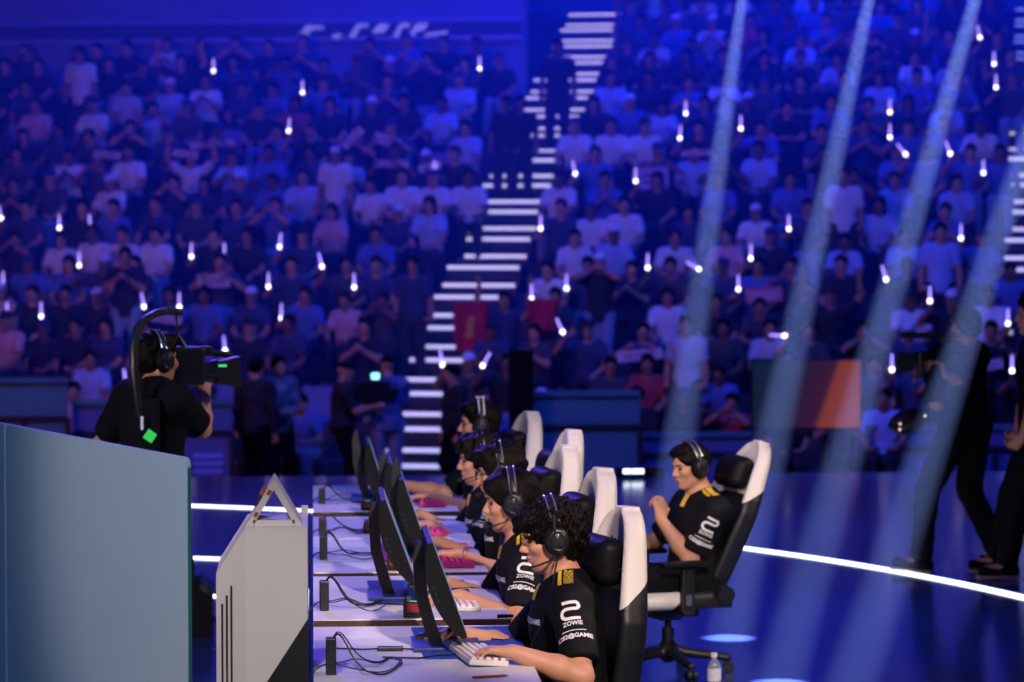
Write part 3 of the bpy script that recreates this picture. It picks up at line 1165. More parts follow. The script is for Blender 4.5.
bmz = bpy.data.materials.new('beam_haze'); bmz.use_nodes = True
nt = bmz.node_tree
nt.nodes.remove(nt.nodes['Principled BSDF'])
vs_ = nt.nodes.new('ShaderNodeVolumeScatter')
vs_.inputs['Color'].default_value = (1, 1, 1, 1)
vs_.inputs['Density'].default_value = .014
nt.links.new(vs_.outputs[0], nt.nodes['Material Output'].inputs['Volume'])
BEAMS = [((656, 601), (742, 0)), ((729, 638), (869, 0)), ((780, 683), (975, 0)), ((840, 720), (1075, 0))]
names = ['leftmost of the four haze beams, falling behind the seated reclining player', 'second haze beam from the left, landing beside the reclining player as a white spot',
         'third haze beam from the left, crossing in front of the walking camera operator', 'rightmost haze beam, crossing the legs of the walking camera operator']
for (fl, tp), nm in zip(BEAMS, names):
    F_ = PZ(fl[0], fl[1], 0)
    T_ = PY(tp[0], tp[1], F_.y)
    d = (T_ - F_).normalized()
    apex = T_ + d * 1.2
    L = (apex - F_).length
    half = math.atan(.155 / L)
    light('beam_lamp', 'SPOT', apex, F_, 125000, (.26, .38, 1.0), spot_size=2 * half, spot_blend=.8, shadow_soft_size=.012)
    m = MB()
    q = d.to_track_quat('Z', 'Y').to_matrix().to_4x4()
    s0, s1 = .4, L - .0
    m.lathe([(0, -s1), (math.tan(half) * s1, -s1), (math.tan(half) * s0, -s0), (0, -s0)], 24, Matrix.Translation(apex) @ q)
    bo = m.build('light_beam', bmz)
    # keep the cone above the floor
    for v in bo.data.vertices: v.co.z = max(v.co.z, .004)
    tag(bo, 'pale ' + nm, 'light beam', kind='stuff')
# ------------------------------------------------------------------ blue-grey stage panel on the left
pr = PY(189.5, 458, 12.0)
pdir = V((-math.sin(math.radians(26.1)), math.cos(math.radians(26.1)), 0))
pth = pdir.cross(V((0, 0, 1)))
panel = empty('stage_panel', (pr.x, pr.y, 0), math.atan2(pdir.y, pdir.x), 'large smooth blue grey partition panel at stage side, tops out below cameraman', 'panel')
# local x runs along the panel away from its right end
Hh = pr.z


def rounded_top(x0, x1, h, r0):
    pts = [(x0, 0), (x1, 0), (x1, h)]
    if r0:
        pts += [(x0 + r0 - r0 * math.sin(a), h - r0 + r0 * math.cos(a)) for a in [PI / 2 * i / 6 for i in range(7)]]
    else:
        pts.append((x0, h))
    return pts


RX = Matrix.Rotation(PI / 2, 4, 'X')
MB().prism(rounded_top(0.006, 2.157, Hh, .035), -.008, .008, RX).build('panel_sheet', MATS['panel_blue_grey'], panel)
MB().prism(rounded_top(2.167, 4.6, Hh, 0), -.008, .008, RX).build('panel_sheet', MATS['panel_blue_grey'], panel)
MB().box((2.162, 0, Hh / 2 - .002), (.005, .012, Hh / 2 - .004)).build('seam_strip', MATS['console_white'], panel)
tag(MB().box((.006, 0, Hh / 2 - .02), (.006, .007, Hh / 2 - .02)).build('end_edge', MATS['panel_edge'], panel), 'teal edge')

# dark equipment half hidden behind the panel
pe = PZ(199, 633, 0)
eq = empty('floor_monitor', (pe.x - .10, pe.y, 0), 0, 'dark equipment case on the floor behind the right end of the blue grey panel', 'equipment')
MB().prism([(-.17, 0), (.17, 0), (.17, .20), (.06, .30), (-.17, .22)], -.2, .2, RX).build('case', MATS['black_cloth'], eq)
for yy in (-.1, .1):
    m = MB(); m.cyl((.12, yy, .24), (.145, yy, .28), .05, .05, 16); m.build('speaker_grille', MATS['black_plastic'], eq)
m = MB(); m.tube([(.17, -.05, .1), (.28, -.4, .03), (.36, -1.2, .02), (.30, -2.2, .015)], .009, 8); m.build('cable', MATS['black_plastic'], eq)

# ------------------------------------------------------------------ white console at the head of the desks
CY = 9.6
K = CY / FPX
cx = lambda px: (px - VX) * K
cz = lambda py: CAMH - (py - VY) * K
con = empty('console', (0, CY, 0), 0, 'tall white angular console with slanted corner and black lower triangle, beside the desks', 'console')
xa, xb, xc = cx(214.3), cx(244.3), cx(306.3)
zt, zs = cz(527), cz(576)
m = MB()
D = .42
for nm, poly in (('b', None),):
    front = [(xa, .07, 0), (xb, 0, 0), (xc, 0, 0), (xc, 0, zt), (xb, 0, zt), (xa, .07, zs)]
    back = [(x, y + D, z) for x, y, z in front]
    a = [m.bm.verts.new(q) for q in front]; b = [m.bm.verts.new(q) for q in back]
    m.bm.faces.new((a[0], a[1], a[4], a[5])); m.bm.faces.new((a[1], a[2], a[3], a[4]))
    m.bm.faces.new((b[1], b[0], b[5], b[4])); m.bm.faces.new((b[2], b[1], b[4], b[3]))
    for i in range(6): m.bm.faces.new((a[i], a[(i + 1) % 6], b[(i + 1) % 6], b[i]))
m.build('console_body', MATS['console_white'], con)
zd = cz(619)
sl = (cz(682) - zd) / (cx(265) - cx(305.6))
xe = xb
m = MB(); m.prism([(xc + .002, 0), (xc + .002, zd), (xe, zd + sl * (xe - xc)), (xe, 0)], -.003, .004, RX); m.build('lower_panel', MATS['console_black'], con)
for px, py in ((220.5, 606), (225.2, 597), (229.8, 587)):
    x = cx(px); y = .07 * (xb - x) / (xb - xa)
    MB().box((x, y - .001, cz(py) / 2), (.0035, .004, cz(py) / 2)).build('slit', MATS['groove'], con)
MB().box((cx(303.3), D + .02, (zt + .025) / 2), (.012, .015, (zt + .025) / 2)).build('rear_panel', MATS['desk_white'], con)

# triangular stand on it
ty = .03
KT = (CY + ty) / FPX
tx = lambda px: (px - VX) * KT
tri = empty('triangular_stand', (tx(273), CY + ty, zt), 0, 'small white triangular A shaped stand on top of the white console', 'stand')
W2, H2, th = 28.5 * KT, 48 * KT, .021
dx, dz = W2, H2
m = MB()
ang_ = math.atan2(H2, W2)


def board(sgn):
    n = V((math.sin(ang_) * sgn, 0, math.cos(ang_)))
    p0, p1 = V((sgn * W2, 0, 0)), V((0, 0, H2))
    q0, q1 = V((sgn * (W2 - th / math.sin(ang_)), 0, 0)), V((0, 0, H2 - th / math.cos(ang_) * .95))
    pl = [(p0.x, p0.z), (p1.x, p1.z), (q1.x, q1.z), (q0.x, q0.z)]
    return MB().prism(pl, -.2, 0, RX)


board(-1).build('side_board', MATS['console_white'], tri)
board(1).build('side_board', MATS['console_white'], tri)
MB().box((0, .1, .010), (W2 * .72, .1, .010)).build('base_board', MATS['console_white'], tri)
for u in (.28, .74):
    c = V((-W2, 0, 0)).lerp(V((0, 0, H2)), u) + V((math.sin(ang_), 0, -math.cos(ang_))) * th * .5
    MB().box((0, -.001, 0), (.009, .003, .006), Matrix.Translation(c) @ Matrix.Rotation(-ang_, 4, 'Y')).build('fixing_plate', MATS['rust'], tri)
for u, r in ((.55, .008), (.68, .011), (.42, .006)):
    c = V((-W2, .06, 0)).lerp(V((0, .06, H2)), u) + V((-math.sin(ang_), 0, math.cos(ang_))) * .004
    MB().box((0, 0, 0), (r * 1.4, .02, r), Matrix.Translation(c) @ Matrix.Rotation(-ang_, 4, 'Y'), .003).build('clip', MATS['console_black'] if u != .68 else MATS['rust'], tri)

# ------------------------------------------------------------------ desks
DZ = .74
DESKS = [(14.74, 16.13), (13.55, 14.50), (12.28, 13.53), (10.875, 12.16), (9.0, 10.70)]
DNAME = ['farthest white desk of the player row', 'second farthest white desk of the player row', 'middle white desk of the player row',
         'white desk next to the nearest one, under the player with long straight hair', 'nearest white desk with blue mouse mat and white keyboard']
ORD = ['farthest', 'second farthest', 'middle', 'second nearest', 'nearest']
for i, (y0, y1) in enumerate(DESKS):
    d = empty('gaming_desk', (0, y0, 0), 0, DNAME[i], 'desk', 'desks in the player row')
    L = y1 - y0
    MB().box((.373, L / 2, DZ - .014), (.373, L / 2, .014), None, .003).build('desk_top', [MATS['desk_white']], d)
    tag(MB().box((.373, -.0015, DZ - .0155), (.372, .0025, .0125)).build('edge_band', MATS['desk_edge'], d), 'dark brown edge')
    for yy in (.06, L - .06):
        m = MB()
        m.box((.10, yy, .35), (.03, .025, .36)); m.box((.62, yy, .35), (.03, .025, .36)); m.box((.36, yy, .04), (.30, .03, .02))
        m.build('leg_frame', MATS['desk_frame'], d)
    MB().box((.05, L / 2, .50), (.012, L / 2 - .1, .2)).build('modesty_panel', MATS['desk_frame'], d)


def on_desk(px, py, z=DZ):
    return PZ(px, py, z)


# ------------------------------------------------------------------ monitors, one per player
PYS = [15.35, 14.02, 12.85, 11.5, 10.12]
MON = [  # near top corner px, tilt deg, Y of near edge
    ((368, 434), 17, 15.05), ((389, 453), 15, 13.80), ((401, 470), 19, 12.62), ((383, 490), 20, 11.25), ((430, 533), 20, 9.93)]
STAND = [(356, 431), (383, 452), (396, 458), (374, 503), (419, 542)]
WHO = ['farthest player', 'second farthest player', 'player in glasses', 'player with long straight hair', 'nearest player']


def make_monitor(i):
    (px, py), tl, Y = MON[i]
    top = PY(px + 1, py + 10, Y)
    hgt = .352
    wid = .55
    root = empty('monitor', (top.x, Y, DZ), 0, 'black curved monitor on a tall stand before the ' + WHO[i], 'monitor', 'player monitors')
    zt_ = top.z - DZ
    T = Matrix.Translation((0, 0, zt_)) @ Matrix.Rotation(math.radians(-tl), 4, 'Y')
    # shell: leaf section in x-z, extruded along y
    prof = []
    n = 14
    for k in range(n + 1):
        t = k / n
        prof.append((-.012 - .052 * math.sin(PI * t) ** .8, -hgt * t))
    prof += [(.006, -hgt), (.006, 0)]
    m = MB()
    m.prism(prof, -wid, 0, T @ RX)
    m.build('monitor_shell', MATS['monitor_shell'], root, True)
    m = MB(); m.box((.0075, wid / 2, -hgt / 2), (.0015, wid / 2 - .008, hgt / 2 - .012), T); m.build('screen', MATS['screen'], root)
    for k_ in range(3):
        MB().box((-.045, -.0005, -hgt * (.42 + .07 * k_)), (.004, .0015, .006), T).build('side_button', MATS['black_plastic'], root)
    # stand: tall tapering column behind, leaning, on a flat base
    st = PY(*STAND[i], Y + .26)
    sx = st.x - top.x
    sz = st.z - DZ
    bx = sx + .065
    m = MB()
    secs = []
    for t, w_ in ((0, .022), (.15, .024), (.5, .022), (.85, .02), (1, .008)):
        x = bx + (sx - bx) * t - .025 * math.sin(PI * t)
        secs.append((x, sz * t, w_))
    prof = [(x - w_, z) for x, z, w_ in secs] + [(x + w_, z) for x, z, w_ in secs[::-1]]
    m.prism(prof, -.32, -.24, RX)
    m.build('stand_column', MATS['black_plastic'], root, False)
    m = MB(); m.cyl((sx + .01, .28, sz * .78), (-.02, .28, zt_ - hgt * .45), .022, .03, 12); m.build('stand_joint', MATS['black_plastic'], root, True)
    m = MB(); m.box((bx + .03, .27, .009), (.12, .15, .008), None, .006); m.build('stand_base', MATS['base_blue'], root, True)
    return root


for i in range(5): make_monitor(i)

# mouse mats
def flat_pad(name, c, hx, hy, rz, m, label, cat, h=.0035):
    r = MB(); r.box((0, 0, h / 2 + .0005), (hx, hy, h / 2), None, .0012)
    o = r.build(name, m); o.location = c; o.rotation_euler = (0, 0, rz)
    return tag(o, label, cat, 'mouse mats')


flat_pad('mouse_mat', (.555, 10.27, DZ), .185, .37, .03, MATS['pad_blue'], 'blue cloth mouse mat under the nearest monitor stand', 'mouse mat')
flat_pad('mouse_mat', (.43, 11.65, DZ), .20, .34, .02, MATS['pad_blue'], 'blue cloth mouse mat on the second nearest desk', 'mouse mat')
flat_pad('mouse_mat', (.50, 12.98, DZ), .2, .34, -.03, MATS['pink_case'], 'deep pink cloth mouse mat on the middle desk', 'mouse mat')
flat_pad('mouse_mat', (.50, 15.55, DZ), .2, .34, 0, MATS['pad_blue'], 'blue cloth mouse mat on the farthest desk', 'mouse mat')


def keyboard(c, rz, kind, label):
    key, case = ('white_key', 'white_key') if kind == 'white' else ('pink_key', 'pink_case')
    r = empty('keyboard', c, rz, label, 'keyboard', 'player keyboards')
    T = Matrix.Rotation(math.radians(4), 4, 'Y')
    MB().box((0, 0, .013), (.068, .178, .009), T, .004).build('keyboard_case', MATS[case], r)
    if kind == 'white':
        tag(MB().box((.0, 0, .006), (.067, .177, .003), T).build('base_plate', MATS['teal_edge'], r), 'teal underside')
    m = MB()
    for a in range(5):
        n = 15
        y = -.17
        while y < .165:
            wk = .022 if not (a == 0 and abs(y) < .05) else .11
            m.prism([(-.008, -.008), (.008, -.008), (.0065, .0), (.008, wk - .014), (-.008, wk - .014)], 0, .009, T @ Matrix.Translation((-.052 + a * .0255, y + .009, .022)))
            y += wk
    m.build('keycaps', MATS[key], r)
    m = MB(); m.tube([(-.068, .05, .012), (-.12, .07, .006), (-.2, .03, .005), (-.32, .08, .005)], .003, 8); m.build('cable', MATS['black_plastic'], r)
    return r


# local -x of the keyboard is the far side from the player
keyboard((.565, 9.90, DZ), .15, 'white', 'white keyboard with teal underside beneath the nearest player\'s left hand')
keyboard((.565, 11.22, DZ), .05, 'white', 'white keyboard on the second nearest desk')
keyboard((.615, 12.56, DZ), .05, 'pink', 'hot pink keyboard under the hand wearing a bracelet')
keyboard((.56, 13.76, DZ), 0, 'pink', 'hot pink keyboard on the second farthest desk')
keyboard((.615, 15.08, DZ), 0, 'pink', 'hot pink keyboard on the farthest desk')


def mouse(c, rz, label):
    f = SDF(); f.ell((0, 0, .012), (.058, .030, .026), k=.0, clip=[((0, 0, .002), (0, 0, -1))])
    r = link('computer_mouse', f.mesh(.004), MATS['black_plastic']); r.location = c; r.rotation_euler = (0, 0, rz)
    tag(r, label, 'mouse', 'computer mice')
    m = MB(); m.cyl((-.03, -.004, .032), (-.03, .004, .032), .008, .008, 12); m.build('scroll_wheel', MATS['grey_metal'], r)
    m = MB(); m.tube([(-.055, 0, .01), (-.12, .02, .006), (-.2, -.03, .005), (-.26, .02, .005)], .0022, 6); m.build('cable', MATS['black_plastic'], r)
    return r


# red-fronted sound boxes
for i, (px, py, s_) in enumerate([(366, 511, .8), (369, 534, .8), (394, 571, .95), (412, 618.5, 1.0)]):
    c = on_desk(px, py)
    lab = ['on the farthest desk', 'on the second farthest desk', 'on the middle desk', 'on the second nearest desk'][i]
    b = empty('sound_box', c, -.1, 'small black box with a glowing red front ' + lab, 'sound box', 'red fronted sound boxes')
    MB().box((0, .05, .036 * s_), (.034 * s_, .05, .034 * s_), None, .006).build('box_shell', MATS['black_plastic'], b)
    m = MB(); m.box((.004, -.0015, .040 * s_), (.024 * s_, .002, .016 * s_)); m.build('red_front', mat('red_glow', (.22, .014, .02), .4, emit=(1, .10, .10), es=.02, noise=.3), b)
    m = MB(); m.cyl((-.012, .03, .068 * s_), (-.012, .03, .08 * s_), .012, .012, 14); m.build('dial', MATS['grey_metal'], b)
    MB().box((.01, -.001, .066 * s_), (.018 * s_, .0015, .0012)).build('status_light', MATS['green_led'], b)

# little upright switch boxes at the left end of each desk, with cables
BR = [((322, 504), .080), ((323, 536), .085), ((323.5, 560), .105), ((324.5, 611), .115), ((331, 675), .122)]
for i, ((px, py), hgt) in enumerate(BR):
    c = on_desk(px, py)
    b = empty('switch_box', c, .05 * (i % 2), 'black upright cable hub at the left end of the ' + ORD[i] + ' desk', 'cable hub', 'cable hubs')
    MB().box((0, .02, hgt / 2), (.0175, .026, hgt / 2), None, .004).build('hub_shell', MATS['black_plastic'], b)
    m = MB()
    for k_ in range(3): m.box((0, -.0065, hgt * (.3 + .22 * k_)), (.008, .001, .007))
    m.build('port', MATS['groove'], b)
    rr = random.Random(i)
    my = MON[i][2] + .25 - c.y
    mx = .30 - c.x
    for k_ in range(4):
        s_ = 1 if k_ % 2 else -1
        z0 = hgt * (.97 if k_ < 2 else .35)
        a1_ = rr.uniform(.06, .2)
        y1 = rr.uniform(-.10, .22)
        pts = [V((.004, .02, z0)), V((.03, .02 + .03 * s_, z0 + (.03 if k_ < 2 else -.01))), V((.09, y1 * .5, .012 + .04 * rr.random())), V((.16, y1, .006)), V((.16 + (mx - .16) * .6, y1 + (my - y1) * rr.uniform(.1, .5), .006)), V((mx, my * rr.uniform(.3, 1.0), .006))]
        # smooth the run
        P = pts
        for _ in range(2):
            P = [P[0]] + [q for a_, b_ in zip(P, P[1:]) for q in (a_.lerp(b_, .25), a_.lerp(b_, .75))] + [P[-1]]
        m = MB(); m.tube(P, .0024 if k_ else .0034, 6); m.build('cable', MATS['black_plastic'], b, True)
    P = [V((-.004, .02, hgt * .2)), V((-.03, .02, .02)), V((-.05, .01, -.0)), V((-.075 - .02 * (i % 2), .02, -.10)), V((-.07, .03, -.35)), V((-.05, .05, -.66))]
    P = [V((min(q.x, .0) + (0 if q.z > 0 else -max(0, c.x - .045)), q.y, q.z + (.01 if q.z >= 0 else 0))) for q in P]
    for _ in range(2):
        P = [P[0]] + [q for a_, b_ in zip(P, P[1:]) for q in (a_.lerp(b_, .25), a_.lerp(b_, .75))] + [P[-1]]
    m = MB(); m.tube(P, .0032, 6); m.build('cable', MATS['black_plastic'], b, True)

# adapter lying on the nearest desk and a red pen
c = on_desk(390, 651)
ad = empty('cable_adapter', c, -.1, 'small black cable adapter lying on the nearest desk', 'adapter')
MB().box((0, 0, .008), (.045, .014, .008), None, .004).build('adapter_body', MATS['black_plastic'], ad)
m = MB(); m.tube([(.045, 0, .008), (.09, .02, .004), (.15, -.01, .004)], .003, 6); m.tube([(-.045, 0, .008), (-.1, .01, .004), (-.19, .03, .004)], .003, 6); m.build('cable', MATS['black_plastic'], ad)
c = on_desk(490, 678)
pn = empty('pen', c, .25, 'thin dark red pen lying at the front of the nearest desk', 'pen')
MB().cyl((-.06, 0, .005), (.05, 0, .005), .0045, .0045, 10).build('barrel', MATS['rust'], pn, True)
MB().cyl((.05, 0, .005), (.065, 0, .005), .0045, .001, 10).build('tip', MATS['grey_metal'], pn, True)
c = on_desk(506, 618.5)
mk = empty('marker', c, .1, 'short black marker at the front corner of the second nearest desk', 'marker')
MB().cyl((-.03, .02, .007), (.01, .02, .007), .007, .007, 10).build('barrel', MATS['black_plastic'], mk, True)
MB().cyl((.01, .02, .007), (.03, .02, .007), .0062, .0062, 10).build('cap', MATS['black_fabric'], mk, True)

# water bottle on the stage floor
c = PZ(714, 692, 0)
bt = empty('water_bottle', c, 0, 'clear plastic water bottle standing on the floor by the reclining player\'s chair', 'bottle')
m = MB(); m.lathe([(0, .002), (.030, .002), (.033, .010), (.032, .05), (.033, .09), (.033, .12), (.028, .14), (.014, .16), (.0125, .172), (0, .172)], 24); m.build('bottle_body', MATS['bottle_plastic'], bt, True)
m = MB(); m.lathe([(.0335, .055), (.0337, .055), (.0337, .115), (.0335, .115)], 24); m.build('label_band', MATS['bottle_label'], bt, True)
m = MB(); m.lathe([(0, .168), (.015, .168), (.015, .186), (0, .187)], 20); m.build('cap', MATS['white_plastic'], bt, True)
# ------------------------------------------------------------------ gaming chairs
CW, CD = (.72, .67, .62), (.007, .008, .012)
back_m = split_mat('chair_back_leather', CW, CD, (1.0, 0, 1.0, .575))
head_front = mat('chair_white', CW, .45, noise=.04, nscale=30, bump=.2)
seat_m = split_mat('chair_seat_leather', CW, CD, (1.0, 0, .7, .36))
mat('chair_dark', CD, .42, noise=.2, nscale=60, bump=.2)


def make_chair(label, group='white and black gaming chairs'):
    r = empty('gaming_chair', (0, 0, 0), 0, label, 'chair', group)
    # five star base
    f = SDF()
    f.cone((0, 0, .10), (0, 0, .16), .045, .04)
    for k in range(5):
        a = 2 * PI * k / 5 + .3
        f.cone((0, 0, .13), (.31 * math.cos(a), .31 * math.sin(a), .085), .032, .021, .03)
    link('star_base', f.mesh(.008), MATS['black_plastic'], r)
    for k in range(5):
        a = 2 * PI * k / 5 + .3
        c = V((.315 * math.cos(a), .315 * math.sin(a), .031))
        m = MB()
        t = V((-math.sin(a), math.cos(a), 0))
        m.cyl(c - t * .026, c - t * .006, .030, .030, 18); m.cyl(c + t * .006, c + t * .026, .030, .030, 18)
        m.cyl(c, c + V((0, 0, .045)), .012, .012, 10)
        m.build('caster', MATS['black_plastic'], r, True)
    m = MB(); m.cyl((0, 0, .14), (0, 0, .26), .032, .032, 18); m.cyl((0, 0, .25), (0, 0, .37), .018, .018, 18); m.build('gas_lift', MATS['black_plastic'], r, True)
    m = MB(); m.box((.0, 0, .355), (.13, .11, .025), None, .01); m.box((0, 0, .325), (.06, .05, .02), None, .008); m.build('tilt_mechanism', MATS['black_plastic'], r)
    m = MB(); m.cyl((.05, -.08, .35), (.06, -.27, .335), .008, .008, 8); m.cyl((.06, -.25, .335), (.062, -.30, .333), .013, .013, 10); m.build('tilt_lever', MATS['black_plastic'], r, True)
    # seat
    f = SDF()
    f.box((.02, 0, .435), (.25, .20, .045), rd=.04, k=.02)
    for sg in (1, -1): f.cone((-.20, .225 * sg, .445), (.22, .22 * sg, .445), .052, .050, .03)
    f.cone((.24, -.18, .43), (.24, .18, .43), .045, .045, .03)
    link('seat', f.mesh(.009), seat_m, r)
    # backrest, leaning back a little
    bx, bz, lean = -.215, .50, math.radians(4.5)
    bk = bpy.data.objects.new('backrest', None)
    f = SDF()
    Q = lambda x, y, z: (x, y, z)
    # winged leaf outline: half width w(z); the sides curve forward
    zs_ = np.array([-.02, .06, .2, .34, .44, .52, .59, .66, .72, .77, .81, .84, .86])
    ws_ = np.array([.205, .23, .25, .268, .272, .255, .225, .196, .172, .146, .115, .078, .036])

    def leaf(X, Y, Z):
        w_ = np.interp(Z, zs_, ws_)
        u_ = np.clip(np.abs(Y) / w_, 0, 1.3)
        s_ = np.clip((u_ - .45) / .55, 0, 1)
        s_ = s_ * s_ * (3 - 2 * s_)
        up_ = np.clip((Z - .5) / .3, 0, 1)
        xc = -.012 + (.050 - .030 * up_) * s_
        th = .040 + (.016 - .012 * up_) * s_
        r_ = .036
        q0, q1, q2 = np.abs(Y) - w_ + r_, np.abs(X - xc) - th + r_ + 0 * Y, np.abs(Z - .40) - .42 + .08
        o_ = np.sqrt(np.maximum(q0, 0) ** 2 + np.maximum(q1, 0) ** 2)
        d_ = o_ + np.minimum(np.maximum(q0, q1), 0) - r_
        q0b = np.sqrt(np.maximum(np.abs(Y) - w_ + .115, 0) ** 2 + np.maximum(q2 + .03, 0) ** 2) - .11
        return np.maximum(d_, np.abs(Z - .42) - .45)
    f.add(leaf, (-.10, -.30, -.05), (.14, .30, .86), k=.0)
    b = link('backrest', f.mesh(.009), back_m, r)
    b.location = (bx, 0, bz); b.rotation_euler = (0, -lean, 0)
    # emblem on the head panel
    for pts in ([(-.05, .02), (-.03, .045), (-.028, -.005), (-.05, .02)], [(-.015, .03), (.0, .035), (-.003, .0), (.015, .005)], [(.028, .03), (.045, .028), (.036, .0)]):
        me = strip2d(pts, .009)
        for v in me.vertices: v.co = V((.0305, v.co.x, .70 + v.co.y * 1.1))
        link('emblem', me, MATS['groove'], b)
    # head cushion
    f = SDF()
    f.box((.085, 0, .655), (.050, .14, .095), rd=.046, k=.0)
    f.ell((.115, 0, .66), (.045, .11, .075), k=.04)
    cu = link('head_cushion', f.mesh(.008), MATS['black_leather'], b)
    m = MB(); m.tube([(.06, .13, .63), (.0, .17, .645), (-.055, .11, .65), (-.055, -.11, .65), (.0, -.17, .645), (.06, -.13, .63)], .007, 6); m.build('strap', MATS['black_fabric'], cu, True)
    f = SDF(); f.box((.075, 0, .14), (.04, .15, .085), rd=.038, k=.0)
    link('lumbar_cushion', f.mesh(.01), MATS['black_leather'], b)
    # hinge covers, armrests
    for sg in (1, -1):
        m = MB(); m.cyl((-.20, .255 * sg, .475), (-.20, .295 * sg, .475), .055, .048, 20); m.box((-.10, .27 * sg, .43), (.14, .012, .03), None, .008); m.build('hinge_cover', MATS['black_plastic'], r, True)
        am = MB(); am.box((.02, .30 * sg, .52), (.035, .018, .13), None, .01); am.box((.02, .24 * sg, .385), (.03, .09, .012), None, .005)
        a_ = am.build('armrest', MATS['black_plastic'], r)
        m = MB(); m.box((.03, .30 * sg, .662), (.135, .05, .014), None, .012, 3); m.build('arm_pad', MATS['black_leather'], a_, True)
        m = MB(); m.box((.02, (.30 + .02) * sg, .46), (.016, .002, .03), None); m.build('height_button', MATS['silver'], a_)
    return r


# ------------------------------------------------------------------ players
def build_person(h, loc, rz, label, skin='skin', hair='short', top='jersey', legs='black_cloth', vox=.006, fingers=True, face=True, group=None, sv=.009, hairmat='hair', shoes=True,
                 sleeve=.82, fold=.003, long=False, seed=0, hvox=.0055, cat='person', solecol=None, inf=.014, pv=.014):
    b = link('person', h.body(vox, face, fingers), MATS[skin])
    b.location = loc; b.rotation_euler = (0, 0, rz)
    tag(b, label, cat, group)
    out = {'body': b}
    out['hair'] = link('cap' if hair == 'cap' else 'hair', h.hair(hair, hvox, seed), MATS[hairmat], b)
    out['shirt'] = link('shirt' if not long else 'jacket', h.shirt(sv, inf, sleeve, fold, seed=seed, long=long), MATS[top], b)
    out['trousers'] = link('trousers', h.trousers(pv, seed=seed), MATS[legs], b)
    if face: h.features(b)
    if shoes:
        for q in 'LR':
            s_ = link('shoe', h.shoe(q), MATS['black_cloth'], b)
            if solecol: link('sole', h.sole(q), MATS[solecol], s_)
    return out


PLAYERS = [
    # world head point (px, py), Y, root X, chair top px
    dict(i=0, Y=15.35, head=(479, 424), X=.98, hair='short', hf=(1, .02, -.06), lab='player at the farthest desk, short dark hair, white-banded headset, arm reaching out', LW=(.36, .28, .775), RW=(.50, -.16, .80), ch=(525, 413), Lc=.6),
    dict(i=1, Y=14.02, head=(480, 459), X=.96, hair='wavy', hf=(1, .02, -.16), lab='player second from the far end, profile close to the screen, dark hair, both arms forward', LW=(.40, .24, .775), RW=(.44, -.22, .78), ch=(565, 431), Lc=.6),
    dict(i=2, Y=12.85, head=(500, 471), X=.98, hair='wavy', hf=(1, .10, -.20), lab='player in glasses with wavy dark hair, middle of the row, bracelet on left wrist', LW=(.345, .30, .78), RW=(.42, -.20, .78), ch=(560, 447), Lc=.6),
    dict(i=3, Y=11.5, head=(511, 501), X=.97, hair='long', hf=(1, .06, -.14), lab='player with long straight dark hair behind the nearest player, yellow collar tab', LW=(.40, .28, .78), RW=(.45, -.18, .78), ch=(594, 470), Lc=.7),
    dict(i=4, Y=10.12, head=(551, 537), X=.96, hair='curly', hf=(1, -.05, -.20), lab='nearest player, curly dark hair, black jersey with white swirl sleeve print, typing', LW=(.285, .365, .785), RW=(.455, -.17, .775), ch=(620, 510), Lc=.75),
]
CHL = ['white topped gaming chair at the farthest desk, headrest rising behind the farthest player', 'white topped gaming chair at the second farthest desk, farthest right of the far chairs',
       'white topped gaming chair with black head cushion, behind the player in glasses', 'white topped gaming chair with small dark emblem, second nearest in the row', 'white and dark gaming chair with black head cushion, behind the nearest player']
CHY = [14, 8, 12, 10, 15]
HUM = []
base_chair = make_chair(CHL[0])
